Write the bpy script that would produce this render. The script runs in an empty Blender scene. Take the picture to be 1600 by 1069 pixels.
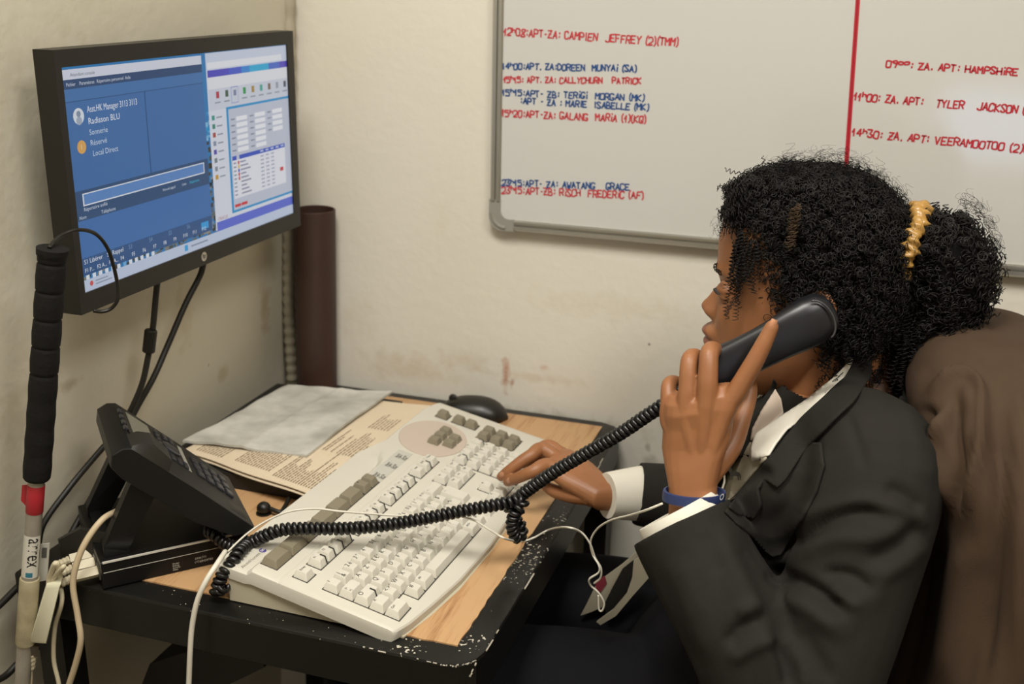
import bpy, bmesh, math, random
import numpy as np
from mathutils import Vector, Matrix
from mathutils.bvhtree import BVHTree

SC = bpy.context.scene
COL = SC.collection
rng = np.random.default_rng(7)
random.seed(7)

# ------------------------------------------------------------------ camera
FPX = 1730.27
CAM = np.array([0.8936, -1.5480, 1.4030])
RM = np.array([[0.949998478, 0.311616906, 0.0199448100],
               [-0.116237484, 0.293633966, 0.948824505],
               [-0.289813283, 0.903700170, -0.315173386]])   # rows: right, up, forward
cam_d = bpy.data.cameras.new('camera')
cam = bpy.data.objects.new('camera', cam_d)
COL.objects.link(cam)
cam_d.sensor_width = 36.0
cam_d.lens = FPX / 1600 * 36.0
cam_d.clip_start = 0.05
cam_d.dof.use_dof = True
cam_d.dof.focus_distance = 1.20
cam_d.dof.aperture_fstop = 5.6
m = Matrix.Identity(4)
for i in range(3):
    m[i][0] = RM[0][i]; m[i][1] = RM[1][i]; m[i][2] = -RM[2][i]; m[i][3] = CAM[i]
cam.matrix_world = m
SC.camera = cam

# ------------------------------------------------------------------ light, world, exposure
SC.view_settings.view_transform = 'Standard'
SC.view_settings.look = 'None'
SC.view_settings.gamma = 1.0
SC.view_settings.use_curve_mapping = False
SC.view_settings.exposure = 0.0
world = bpy.data.worlds.new('room_world'); SC.world = world
world.use_nodes = True
world.node_tree.nodes['Background'].inputs[0].default_value = (1.0, 0.90, 0.74, 1)
world.node_tree.nodes['Background'].inputs[1].default_value = 0.05

def area(name, loc, target, sx, sy, power, color):
    l = bpy.data.lights.new(name, 'AREA'); l.shape = 'RECTANGLE'; l.size = sx; l.size_y = sy
    l.energy = power; l.color = color
    o = bpy.data.objects.new(name, l); COL.objects.link(o)
    o.location = loc
    d = Vector(target) - Vector(loc)
    o.rotation_euler = d.to_track_quat('-Z', 'Y').to_euler()
    return o
WARM = (1.0, 0.975, 0.92)
area('ceiling_lamp_glow', (0.55, -1.15, 2.52), (0.55, -1.15, 0), 0.5, 0.5, 30, WARM)
area('added_fill_lamp_glow', (1.6, -1.5, 2.52), (1.6, -1.5, 0), 0.6, 0.6, 28, WARM)  # added fill lamp, brightens the left wall under the monitor

# ------------------------------------------------------------------ pixel rays (photo frame 1600x1069)
def ray(x, y):
    return RM.T @ np.array([(x - 800) / FPX, -(y - 534.5) / FPX, 1.0])
def project(P):
    v = (np.asarray(P, float) - CAM) @ RM.T; return np.stack([800 + FPX * v[..., 0] / v[..., 2], 534.5 - FPX * v[..., 1] / v[..., 2]], -1)
def on(x, y, axis, val):
    d = ray(x, y); return CAM + d * ((val - CAM[axis]) / d[axis])
def YP(y, *pts): return [on(a, b, 1, y) for a, b in pts]

# ------------------------------------------------------------------ materials
def lin(c):
    if isinstance(c, str):
        c = tuple(int(c[i:i+2], 16) / 255 for i in (0, 2, 4))
    return tuple((v / 12.92 if v <= 0.04045 else ((v + 0.055) / 1.055) ** 2.4) for v in c)
MATS = {}
def mat(name, color, rough=0.6, metal=0.0, spec=0.5, noise=None, bump=None, sss=0, coat=0, sheen=0, col2=None, wave=None, emit=None, bscale=None):
    """noise=(scale, amount) varies the colour towards col2; bump=(scale, strength, distance)"""
    if name in MATS: return MATS[name]
    mt = bpy.data.materials.new(name); mt.use_nodes = True
    nt = mt.node_tree; b = nt.nodes['Principled BSDF']
    c = lin(color)
    b.inputs['Base Color'].default_value = (*c, 1)
    b.inputs['Roughness'].default_value = rough
    b.inputs['Metallic'].default_value = metal
    b.inputs['Specular IOR Level'].default_value = spec
    if sss:
        b.inputs['Subsurface Weight'].default_value = sss
        b.inputs['Subsurface Radius'].default_value = (0.012, 0.005, 0.003)
        b.inputs['Subsurface Scale'].default_value = 0.5
    if coat: b.inputs['Coat Weight'].default_value = coat
    if sheen:
        b.inputs['Sheen Weight'].default_value = sheen; b.inputs['Sheen Roughness'].default_value = 0.4
    tc = nt.nodes.new('ShaderNodeTexCoord')
    if noise:
        n = nt.nodes.new('ShaderNodeTexNoise'); n.inputs['Scale'].default_value = noise[0]; n.inputs['Detail'].default_value = 6
        nt.links.new(tc.outputs['Object'], n.inputs['Vector'])
        mp = nt.nodes.new('ShaderNodeMapRange'); mp.inputs[1].default_value = 0.35; mp.inputs[2].default_value = 0.68
        mp.inputs[3].default_value = 0; mp.inputs[4].default_value = noise[1]
        nt.links.new(n.outputs['Fac'], mp.inputs[0])
        mx = nt.nodes.new('ShaderNodeMix'); mx.data_type = 'RGBA'
        mx.inputs[6].default_value = (*c, 1); mx.inputs[7].default_value = (*lin(col2 if col2 else tuple(0.7 * v for v in (color if not isinstance(color, str) else [int(color[i:i+2], 16) / 255 for i in (0, 2, 4)]))), 1)
        nt.links.new(mp.outputs[0], mx.inputs[0]); nt.links.new(mx.outputs[2], b.inputs['Base Color'])
    if bump:
        n2 = nt.nodes.new('ShaderNodeTexNoise'); n2.inputs['Scale'].default_value = bump[0]; n2.inputs['Detail'].default_value = 3
        nt.links.new(tc.outputs['Object'], n2.inputs['Vector'])
        bp = nt.nodes.new('ShaderNodeBump'); bp.inputs['Strength'].default_value = bump[1]; bp.inputs['Distance'].default_value = bump[2]
        nt.links.new(n2.outputs['Fac'], bp.inputs['Height']); nt.links.new(bp.outputs[0], b.inputs['Normal'])
    if emit:
        b.inputs['Emission Color'].default_value = (*c, 1); b.inputs['Emission Strength'].default_value = emit
        b.inputs['Base Color'].default_value = (0.01, 0.01, 0.01, 1)
    MATS[name] = mt
    return mt

# ------------------------------------------------------------------ mesh building
class MB:
    def __init__(s): s.v = []; s.f = []; s.n = 0; s.mi = []
    def add(s, verts, faces, mi=0):
        verts = np.asarray(verts, float).reshape(-1, 3)
        k = s.n; s.v.append(verts); s.n += len(verts)
        for f in faces: s.f.append(tuple(int(i) + k for i in f)); s.mi.append(mi)
        return s
    def box(s, lo, hi, mi=0, frame=None):
        lo = np.array(lo, float); hi = np.array(hi, float)
        P = np.array([[(lo, hi)[i][0], (lo, hi)[j][1], (lo, hi)[k][2]] for i in (0, 1) for j in (0, 1) for k in (0, 1)])
        if frame is not None: P = np.array([frame(p) for p in P])
        return s.add(P, [(0, 1, 3, 2), (4, 6, 7, 5), (0, 4, 5, 1), (2, 3, 7, 6), (0, 2, 6, 4), (1, 5, 7, 3)], mi)
    def loft(s, rings, cap=True, closed=True, mi=0):
        n = len(rings[0]); V = np.concatenate([np.asarray(r, float) for r in rings]); F = []
        for i in range(len(rings) - 1):
            for j in range(n if closed else n - 1):
                a = i * n + j; b = i * n + (j + 1) % n
                F.append((a, b, b + n, a + n))
        if cap and closed:
            F.append(tuple(range(n - 1, -1, -1))); F.append(tuple((len(rings) - 1) * n + j for j in range(n)))
        return s.add(V, F, mi)
    def tube(s, path, r, n=8, cap=True, mi=0, flat=None, up=None):
        path = np.asarray(path, float); L = len(path)
        r = np.full(L, r) if np.isscalar(r) else np.asarray(r, float)
        T = np.gradient(path, axis=0); T /= np.linalg.norm(T, axis=1)[:, None] + 1e-12
        u = np.array(up, float) if up is not None else (np.array([0, 0, 1.]) if abs(T[0][2]) < .9 else np.array([1., 0, 0]))
        rings = []
        a = np.linspace(0, 2 * np.pi, n, endpoint=False)
        for i in range(L):
            u = u - T[i] * (u @ T[i]); u /= np.linalg.norm(u) + 1e-12
            w = np.cross(T[i], u)
            k = 1 if flat is None else (flat if np.isscalar(flat) else flat[i])
            rings.append(path[i] + r[i] * (np.cos(a)[:, None] * u * k + np.sin(a)[:, None] * w))
        return s.loft(rings, cap, True, mi)
    def prism(s, poly, ax, h, mi=0):
        """poly: list of 3-D points, extruded by vector ax*h"""
        P = np.asarray(poly, float); n = len(P); Q = P + np.asarray(ax, float) * h
        F = [tuple(range(n)), tuple(range(2 * n - 1, n - 1, -1))] + [(j, n + j, n + (j + 1) % n, (j + 1) % n) for j in range(n)]
        return s.add(np.concatenate([P, Q]), F, mi)
    def sphere(s, c, r, n=12, mh=8, mi=0):
        r = np.array([r, r, r]) if np.isscalar(r) else np.array(r)
        rings = []
        for i in range(1, mh):
            t = np.pi * i / mh
            a = np.linspace(0, 2 * np.pi, n, endpoint=False)
            rings.append(np.array(c) + r * np.stack([np.sin(t) * np.cos(a), np.sin(t) * np.sin(a), np.full(n, -np.cos(t))], 1))
        return s.loft(rings, True, True, mi)
    def mesh(s, name, mats, smooth=False):
        me = bpy.data.meshes.new(name)
        V = np.concatenate(s.v) if s.v else np.zeros((0, 3))
        me.from_pydata(V.tolist(), [], s.f)
        for mt in (mats if isinstance(mats, (list, tuple)) else [mats]): me.materials.append(mt)
        if any(s.mi): me.polygons.foreach_set('material_index', s.mi)
        bm = bmesh.new(); bm.from_mesh(me); bmesh.ops.recalc_face_normals(bm, faces=bm.faces); bm.to_mesh(me); bm.free()
        if smooth: shade(me, smooth)
        me.update()
        return me
def shade(me, smooth=True):
    me.polygons.foreach_set('use_smooth', [True] * len(me.polygons))
    if smooth is not True: me.set_sharp_from_angle(angle=math.radians(smooth))

def link(name, me, parent=None):
    o = bpy.data.objects.new(name, me); COL.objects.link(o)
    if parent is not None:
        o.parent = parent
        o.matrix_parent_inverse = parent.matrix_world.inverted() if parent.type == 'EMPTY' else Matrix.Identity(4)
    return o
def obj(name, mb, mats, parent=None, smooth=False):
    return link(name, mb.mesh(name, mats, smooth) if isinstance(mb, MB) else mb, parent)
def tag(o, label=None, cat=None, group=None, kind=None):
    if label: o['label'] = label
    if cat: o['category'] = cat
    if group: o['group'] = group
    if kind: o['kind'] = kind
    return o
def thing(name, label, cat, loc, group=None):
    o = bpy.data.objects.new(name, None); COL.objects.link(o)
    o.empty_display_size = 0.02
    o.location = loc
    o.matrix_world = Matrix.Translation(loc)
    return tag(o, label, cat, group)
def smoothpath(pts, n=10):
    """Catmull-Rom through the points"""
    P = np.asarray(pts, float); Q = np.concatenate([[2 * P[0] - P[1]], P, [2 * P[-1] - P[-2]]]); out = []
    for i in range(1, len(Q) - 2):
        for t in np.linspace(0, 1, n, endpoint=False):
            a, b, c, d = Q[i - 1], Q[i], Q[i + 1], Q[i + 2]
            out.append(.5 * ((2 * b) + (-a + c) * t + (2 * a - 5 * b + 4 * c - d) * t * t + (-a + 3 * b - 3 * c + d) * t ** 3))
    out.append(P[-1]); return np.array(out)
def interp(tab, x):
    tab = np.asarray(tab, float); return np.array([np.interp(x, tab[:, 0], tab[:, i]) for i in range(1, tab.shape[1])])
def remeshed(mb, voxel, smooth_iter=0, name='tmp'):
    me = mb.mesh(name, [], False)
    o = bpy.data.objects.new(name, me); COL.objects.link(o)
    md = o.modifiers.new('r', 'REMESH'); md.mode = 'VOXEL'; md.voxel_size = voxel
    if smooth_iter:
        sm = o.modifiers.new('s', 'SMOOTH'); sm.iterations = smooth_iter; sm.factor = 0.5
    dg = bpy.context.evaluated_depsgraph_get(); dg.update()
    out = bpy.data.meshes.new_from_object(o.evaluated_get(dg))
    bpy.data.objects.remove(o); bpy.data.meshes.remove(me)
    return out
def getv(me):
    a = np.empty(len(me.vertices) * 3); me.vertices.foreach_get('co', a); return a.reshape(-1, 3)
def setv(me, V): me.vertices.foreach_set('co', np.asarray(V).ravel()); me.update()
def getn(me):
    a = np.empty(len(me.vertices) * 3); me.vertex_normals.foreach_get('vector', a) if hasattr(me, 'vertex_normals') else me.vertices.foreach_get('normal', a)
    return a.reshape(-1, 3)

# text as flat polygons (cached)
_TX = {}
def text_poly(s):
    if s in _TX: return _TX[s]
    cu = bpy.data.curves.new('t', 'FONT'); cu.body = s; cu.size = 1.0; cu.resolution_u = 2
    o = bpy.data.objects.new('t', cu); COL.objects.link(o)
    dg = bpy.context.evaluated_depsgraph_get(); dg.update()
    me = bpy.data.meshes.new_from_object(o.evaluated_get(dg))
    V = getv(me).copy(); F = [tuple(p.vertices) for p in me.polygons]
    bpy.data.objects.remove(o); bpy.data.curves.remove(cu); bpy.data.meshes.remove(me)
    _TX[s] = (V, F); return _TX[s]
def put_text(mb, s, org, xd, yd, size, mi=0, width=None, center=False):
    V, F = text_poly(s)
    if not len(V): return
    sx = size
    if width: sx = width / max(V[:, 0].max(), 1e-6)
    x = V[:, 0] - (V[:, 0].max() / 2 if center else 0)
    P = np.asarray(org) + x[:, None] * sx * np.asarray(xd) + V[:, 1][:, None] * size * np.asarray(yd)
    mb.add(P, F, mi)

def folds(V, N, lines, side=None):
    """cloth folds: ridges (+) and valleys (-) following lines; lines: (points, width, depth). Works on the cloth that faces the camera side."""
    Q = project(V); d = np.zeros(len(V)); view = CAM - V; view /= np.linalg.norm(view, axis=1)[:, None]
    face = np.clip((N * view).sum(1) * 3 + .3, 0, 1)
    for pts, wd, am in lines:
        P = smoothpath([(a, b, 0) for a, b in pts], 6)[:, :2]; best = np.full(len(V), 1e9); tt = np.zeros(len(V)); n = len(P) - 1
        for i in range(n):
            a = P[i]; e = P[i + 1] - a; l2 = e @ e + 1e-9; t = np.clip(((Q - a) @ e) / l2, 0, 1); dd = np.linalg.norm(Q - a - t[:, None] * e, axis=1)
            m_ = dd < best; best[m_] = dd[m_]; tt[m_] = (i + t[m_]) / n
        d += am * np.exp(-(best / wd) ** 2) * np.clip(np.minimum(tt + .02, 1.02 - tt) * 5, 0, 1)
    ok = face if side is None else face * side
    return V + N * (d * ok)[:, None]
# ------------------------------------------------------------------ the room
ZD = 0.728            # desk top
YB = 0.065            # back wall
def wall_mat(name, base, dark, stains):
    mt = mat(name, base, rough=0.55, spec=0.35, noise=(2.2, 0.55), col2=dark, bump=(60, 0.18, 0.004))
    nt = mt.node_tree; b = nt.nodes['Principled BSDF']
    src = b.inputs['Base Color'].links[0].from_socket
    geo = nt.nodes.new('ShaderNodeNewGeometry')
    nz = nt.nodes.new('ShaderNodeTexNoise'); nz.inputs['Scale'].default_value = 45; nz.inputs['Detail'].default_value = 5
    nt.links.new(geo.outputs['Position'], nz.inputs['Vector'])
    for (c, sc, col, amt) in stains:
        mp = nt.nodes.new('ShaderNodeMapping'); mp.vector_type = 'POINT'
        mp.inputs['Location'].default_value = [-c[i] / sc[i] for i in range(3)]
        mp.inputs['Scale'].default_value = [1 / v for v in sc]
        nt.links.new(geo.outputs['Position'], mp.inputs['Vector'])
        ln = nt.nodes.new('ShaderNodeVectorMath'); ln.operation = 'LENGTH'
        nt.links.new(mp.outputs[0], ln.inputs[0])
        ad = nt.nodes.new('ShaderNodeMath'); ad.operation = 'MULTIPLY_ADD'
        nt.links.new(nz.outputs['Fac'], ad.inputs[0]); ad.inputs[1].default_value = 2.4
        nt.links.new(ln.outputs['Value'], ad.inputs[2])
        mr = nt.nodes.new('ShaderNodeMapRange'); mr.inputs[1].default_value = 2.15; mr.inputs[2].default_value = 1.35
        mr.inputs[3].default_value = 0; mr.inputs[4].default_value = amt
        nt.links.new(ad.outputs[0], mr.inputs[0])
        mx = nt.nodes.new('ShaderNodeMix'); mx.data_type = 'RGBA'
        nt.links.new(mr.outputs[0], mx.inputs[0]); nt.links.new(src, mx.inputs[6])
        mx.inputs[7].default_value = (*lin(col), 1); src = mx.outputs[2]
    nt.links.new(src, b.inputs['Base Color'])
    return mt
st_back = []
for (px, py, w, h, col, amt) in [(790, 583, .010, .030, 'a86a48', .75), (800, 600, .006, .012, '9a5c40', .7), (850, 574, .012, .006, 'b98c6c', .5),
                                 (640, 575, .10, .035, 'b8a585', .35), (720, 560, .06, .02, 'bda98a', .3), (1012, 700, .006, .008, '8a8474', .6),
                                 (1020, 722, .022, .012, '9a9585', .5), (830, 590, .12, .010, 'bba687', .3), (560, 500, .05, .05, 'c0b08f', .2), (960, 480, .20, .03, 'c2b391', .2),
                                 (690, 350, .02, .07, 'cabb9c', .12), (1014, 538, .003, .003, '6a6458', .9), (880, 660, .16, .02, 'a3957a', .5)]:
    p = on(px, py, 1, YB); st_back.append((p, (w, .5, h), col, amt))
st_left = []
for (px, py, w, h, col, amt) in [(348, 582, .02, .02, 'a69572', .5), (325, 571, .003, .004, '5a5040', .8), (20, 650, .05, .05, 'a69a80', .4), (280, 490, .03, .06, 'b2a484', .45),
                                 (410, 480, .02, .06, 'a08a62', .5), (100, 600, .03, .01, '9a8d74', .6), (230, 470, .02, .03, 'ad9f83', .4), (30, 250, .2, .2, 'b7ab8d', .3)]:
    p = on(px, py, 0, -.03); st_left.append((p, (.5, w, h), col, amt))
WB = wall_mat('back_wall_paint', 'dad5c8', 'd0c9b8', st_back)
WL = wall_mat('left_wall_paint', 'ccc6b4', 'c0b8a2', st_left)
def struct(name, mb, mt, smooth=False):
    o = obj(name, mb, mt, None, smooth); o['kind'] = 'structure'; return o
XL0, XL1 = -0.036, 0.012      # the left wall leans in slightly (at desk height / at 1.42 m)
def xl(z): return XL0 + (z - ZD) * (XL1 - XL0) / (1.42 - ZD)
w = MB(); w.box((-.3, YB, 0), (3.2, YB + .1, 2.6)); struct('wall_back', w, WB)
w = MB()
P = [(xl(0), -3.3, 0), (xl(0), YB + .1, 0), (xl(2.6), YB + .1, 2.6), (xl(2.6), -3.3, 2.6)]
w.prism(P, (-1, 0, 0), .12); struct('wall_left', w, WL)
w = MB(); w.box((3.1, -3.3, 0), (3.2, YB, 2.6)); struct('wall_right', w, mat('far_wall_paint', 'c4b89d', .7))
# front wall with a window whose daylight mirrors faintly in the whiteboard
wx0, wx1, wz0, wz1 = 1.14, 1.62, .72, 1.01
w = MB()
for lo, hi in (((-.4, -3.3, 0), (wx0, -3.2, 2.6)), ((wx1, -3.3, 0), (3.2, -3.2, 2.6)), ((wx0, -3.3, 0), (wx1, -3.2, wz0)), ((wx0, -3.3, wz1), (wx1, -3.2, 2.6))):
    w.box(lo, hi)
struct('wall_front', w, MATS['far_wall_paint'])
w = MB(); w.box((wx0, -3.29, wz0), (wx1, -3.27, wz1)); struct('window_1', w, mat('daylit_pane', 'c8d8ff', emit=4.5))
w = MB(); w.box((-.5, -3.3, -.05), (3.2, YB + .1, 0)); struct('floor', w, mat('floor_tiles', '6e6657', .5, noise=(5, .6), col2='5a5346'))
w = MB(); w.box((-.5, -3.3, 2.6), (3.2, YB + .1, 2.65)); struct('ceiling', w, mat('ceiling_paint', 'd8d0bf', .8))
for (x, y, lab) in ((.55, -1.15, 'square ceiling light over the desk'), (1.6, -1.5, 'added square fill light on the ceiling behind the chair')):  # the second panel is added to go with the fill lamp
    t = thing('ceiling_light', lab, 'ceiling light', (x, y, 2.6))
    f = MB()
    for lo, hi in (((x - .32, y - .32, 2.54), (x + .32, y - .28, 2.6)), ((x - .32, y + .28, 2.54), (x + .32, y + .32, 2.6)), ((x - .32, y - .28, 2.54), (x - .28, y + .28, 2.6)), ((x + .28, y - .28, 2.54), (x + .32, y + .28, 2.6))): f.box(lo, hi)
    obj('frame', f, mat('white_metal', 'dcdcd8', .4), t)
    f = MB(); f.box((x - .28, y - .28, 2.56), (x + .28, y + .28, 2.57)); obj('diffuser', f, mat('lamp_diffuser', 'ffe6bd', emit=2.0), t)

# ------------------------------------------------------------------ whiteboard
YF = YB - .016         # writing surface
bz = lambda px, py: on(px, py, 1, YF)
wbd = thing('whiteboard', 'framed whiteboard on the back wall with red and blue handwritten room notes', 'whiteboard', (1.1, YB, 1.03))
BX0 = bz(766, 300)[0]; BZ0 = bz(805, 361)[2]
BX1, BZ1 = 2.0, 1.85
fw = .0172
p = MB(); p.box((BX0 + .008, YF, BZ0 + .008), (BX1 - .008, YB - .0005, BZ1 - .008))
obj('panel', p, mat('board_enamel', 'c4c3be', .10, spec=.5, noise=(1.5, .35), col2='c2c2bd'), wbd)
alu = mat('brushed_aluminium', 'b9b7b0', .32, metal=.85, bump=(40, .05, .001))
def rail(p0, p1, inw, name):
    """frame rail with a groove; p0->p1 along the rail, inw = inward unit vector"""
    p0 = np.array(p0); p1 = np.array(p1); inw = np.array(inw, float); out = np.array([0, -1., 0])
    prof = [(0, 0), (0, .012), (.003, .0165), (.008, .0165), (.009, .0125), (.0112, .0125), (.0120, .0165), (fw - .002, .0165), (fw, .014), (fw, 0)]
    m_ = MB(); m_.loft([[q + inw * a + out * (b + .0) for a, b in prof] for q in (p0, p1)])
    return obj(name, m_, alu, wbd)
yb = YB - .004
rail((BX0, yb, BZ0 + .045), (BX0, yb, BZ1 - .04), (1, 0, 0), 'frame_rail')
rail((BX0 + .04, yb, BZ0), (BX1 - .04, yb, BZ0), (0, 0, 1), 'frame_rail')
rail((BX1, yb, BZ0 + .045), (BX1, yb, BZ1 - .04), (-1, 0, 0), 'frame_rail')
rail((BX0 + .04, yb, BZ1), (BX1 - .04, yb, BZ1), (0, 0, -1), 'frame_rail')
capm = mat('grey_plastic', '8b8980', .5)
for sx, sz in ((0, 0), (1, 0), (0, 1), (1, 1)):
    cx = BX0 if sx == 0 else BX1; cz = BZ0 if sz == 0 else BZ1; dx = 1 if sx == 0 else -1; dz = 1 if sz == 0 else -1
    a = []; R0 = .022
    for k in range(7):
        t = math.pi / 2 * k / 6; a.append((R0 - R0 * math.cos(t), R0 - R0 * math.sin(t)))
    outer = [(0, .048)] + a + [(.042, 0)]
    Ri = .014; inner = [(.042, fw + .0015)] + [(fw + .001 + Ri - Ri * math.sin(t), fw + .001 + Ri - Ri * math.cos(t)) for t in np.linspace(0, math.pi / 2, 6)] + [(fw + .0015, .048)]
    poly = [(cx + dx * (u - .001), YB - .0185, cz + dz * (v - .001)) for u, v in outer + inner]
    c = MB(); c.prism(poly, (0, 1, 0), .018)
    c.tube([(cx + dx * (u + .004), YB - .0185, cz + dz * (v + .004)) for u, v in outer[1:-1]], .0025, 6)
    obj('corner_cap', c, capm, wbd)

# hand lettering: stroke letters on a 4 x 6 grid
GL = {'A': '00 26 40|12 32', 'B': '00 06 26 35 34 23 03|23 42 41 30 00', 'C': '45 36 16 05 01 10 30 41', 'D': '00 06 26 44 42 20 00',
      'E': '46 06 00 40|03 33', 'F': '46 06 00|03 33', 'G': '45 36 16 05 01 10 30 42 22', 'H': '00 06|40 46|03 43', 'I': '20 26', 'J': '46 41 30 10 01',
      'K': '00 06|46 03 40', 'L': '06 00 40', 'M': '00 06 23 46 40', 'N': '00 06 40 46', 'O': '16 05 01 10 30 41 45 36 16', 'P': '00 06 36 45 44 33 03',
      'Q': '16 05 01 10 30 41 45 36 16|22 40', 'R': '00 06 36 45 44 33 03|23 40', 'S': '45 36 16 05 14 32 41 30 10 01', 'T': '06 46|26 20', 'U': '06 01 10 30 41 46',
      'V': '06 20 46', 'W': '06 10 23 30 46', 'X': '00 46|06 40', 'Y': '06 23 46|23 20', 'Z': '06 46 00 40|13 33', '0': '16 05 01 10 30 41 45 36 16',
      '1': '03 26 20', '2': '05 16 36 45 43 00 40', '3': '06 46 23 42 41 30 10 01', '4': '30 36 02 42', '5': '46 06 04 34 42 41 30 10 00', '8': '23 05 16 36 45 01 10 30 41 23',
      '9': '44 24 05 16 36 45 44 30', 'h': '06 00|02 13 33 42 40', '(': '37 15 11 3a', ')': '17 35 31 1a', ':': '24 25|21 22', '-': '13 33', '.': '20 21', 'i': '20 24|26 27', 'o': '14 03 01 10 30 41 43 34 14'}
def gp(c): return int(c[0]), (-1 if c[1] == 'a' else int(c[1]))
def handwriting(text, p0, p1, cap_px, color, sup=()):
    a = bz(*p0); b = bz(*p1)
    h = cap_px * np.linalg.norm(bz(p0[0], p0[1] - 10) - a) / 10
    d = b - a; L = np.linalg.norm(d); d = d / L; up = np.array([0, 0, 1.]); up = up - d * (up @ d)
    adv = []
    for ch in text: adv.append({' ': .7, ':': .65, '.': .55, '-': .8, 'I': .6, 'i': .5, '(': .6, ')': .6, '1': .75, 'h': .8}.get(ch, 1.0))
    tot = sum(adv); x = 0; mb = MB(); q = random.Random(text)
    tk = .00105
    for ch, ad in zip(text, adv):
        wch = L * ad / tot
        if ch in GL:
            small = ch in 'ho'; s = .62 if small else 1.0; oy = h * .55 if small else 0
            oy += q.uniform(-.07, .07) * h; sl = q.uniform(-.05, .12)
            cw = wch * .74
            for st in GL[ch].split('|'):
                pts = []
                for c in st.split():
                    gx, gy = gp(c)
                    gx = gx / 4 * cw + q.uniform(-.04, .04) * cw; gy = gy / 6 * h * s + q.uniform(-.03, .03) * h
                    pts.append(a + d * (x + gx + sl * gy) + up * (gy + oy))
                pts = np.array(pts)
                if len(pts) > 4: pts = smoothpath(pts, 3)
                nrm = np.cross(d, up)
                for i in range(len(pts) - 1):
                    t = pts[i + 1] - pts[i]; l = np.linalg.norm(t) + 1e-9; t = t / l; e = np.cross(nrm, t) * tk
                    A, B = pts[i] - t * tk * .6, pts[i + 1] + t * tk * .6
                    off = np.array([0, -.0004 - .00001 * i, 0])
                    mb.add(np.array([A - e, B - e, B + e, A + e]) + off, [(0, 1, 2, 3)])
        x += wch
    return obj('handwriting', mb, color, wbd)
red = mat('red_marker', 'b8323c', .5); blue = mat('blue_marker', '1d4680', .5); red2 = mat('dark_red_marker', 'b01f2e', .5)
handwriting('12h08:APT-ZA: CAMPIEN  JEFFREY (2)(TMM)', (787, 55), (1061, 72), 11, red)
handwriting('14h00:APT. ZA:DOREEN  MUNYAi (SA)', (785, 108), (996, 112), 9, blue)
handwriting('15h15: APT. ZA: CALLYCHURN   PATRICK', (787, 129), (1003, 131), 8.5, red)
handwriting('15h15:APT- ZB: TERiGi  MORGAN (MK)', (785, 149), (1008, 158), 9, blue)
handwriting(':APT - ZA : MARIE  ISABELLE (MK)', (813, 162), (1015, 173), 9, blue)
handwriting('15h20:APT-ZA: GALANG  MARiA (1)(KQ)', (784, 182), (1011, 192), 10, red)
handwriting('23h15:APT- ZA: AWATANG   GRACE', (784, 290), (985, 297), 9, blue)
handwriting('23h15:APT-ZB: RiSCH  FREDERiC (AF)', (784, 302), (1007, 311), 10, red)
handwriting('09oo: ZA. APT: HAMPSHiRE', (1384, 105), (1592, 118), 10, red2)
handwriting('11h00: ZA. APT:   TYLER   JACKSON (2', (1334, 156), (1612, 179), 11, red2)
handwriting('14h30: ZA. APT: VEERAMOOTOO (2)(MA)', (1331, 212), (1632, 241), 11, red2)
l = MB()
for dx in (0, 3.2):
    A = bz(1343 + dx, -60); B = bz(1321 + dx, 255); A, B = A + (A - B) * .4, B + (B - A) * .38
    l.add([A + (-.0016, -.0004, 0), A + (.0016, -.0004, 0), B + (.0016, -.0004, 0), B + (-.0016, -.0004, 0)], [(0, 1, 2, 3)])
obj('ruled_red_line', l, red2, wbd)

# ------------------------------------------------------------------ monitor
XM = .08
my0, my1, mz0, mz1 = -.5775, -.0745, 1.0340, 1.3195
mon = thing('monitor', 'wide black computer monitor on the left wall showing blue software windows', 'monitor', (XM, -.33, mz0))
blk = mat('black_plastic', '17150f', .42, spec=.4, bump=(300, .08, .001))
blk2 = mat('dark_plastic', '24221d', .5, spec=.4, bump=(250, .12, .001))
scr = [on(*q, 0, XM) for q in ((100, 106), (453.5, 68.4), (455.6, 335), (130, 459))]
sy0, sy1 = -.5673, -.0925; sz0, sz1 = 1.0569, 1.3013
f = MB(); X0 = XM - .026
def frame_ring(lo, hi, ilo, ihi, xa, xb):
    for (a, b, c, d) in ((lo[0], lo[1], hi[0], ilo[1]), (lo[0], ihi[1], hi[0], hi[1]), (lo[0], ilo[1], ilo[0], ihi[1]), (ihi[0], ilo[1], hi[0], ihi[1])):
        f.box((xa, a, b), (xb, c, d))
frame_ring((my0, mz0), (my1, mz1), (sy0, sz0), (sy1, sz1), X0, XM)
obj('bezel', f, blk, mon)
f = MB(); f.box((X0 + .001, sy0, sz0), (XM - .003, sy1, sz1)); obj('display_panel', f, mat('display_black', '05060a', .2), mon)
f = MB(); f.loft([[(X0, my0 + .01, mz0 + .01), (X0, my1 - .01, mz0 + .01), (X0, my1 - .01, mz1 - .01), (X0, my0 + .01, mz1 - .01)],
                  [(X0 - .012, my0 + .05, mz0 + .03), (X0 - .012, my1 - .05, mz0 + .03), (X0 - .012, my1 - .05, mz1 - .03), (X0 - .012, my0 + .05, mz1 - .03)]])
obj('back_cover', f, blk, mon)
f = MB(); f.box((xl(1.2) + .002, -.37, 1.12), (X0 - .012, -.29, 1.24)); obj('wall_mount', f, blk2, mon)
def U(px, py):
    p = on(px, py, 0, XM - .003); return (p[1] - sy0) / (sy1 - sy0), (sz1 - p[2]) / (sz1 - sz0)
def uvp(u, v, lay=0): return np.array([XM - .0028 + .00012 * lay, sy0 + (sy1 - sy0) * min(max(u, 0), 1), sz1 - (sz1 - sz0) * min(max(v, 0), 1)])
EM = .62
emats = {}
def em(c): return mat('screen_' + c, c, .3, emit=EM)
groups = {}
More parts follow.
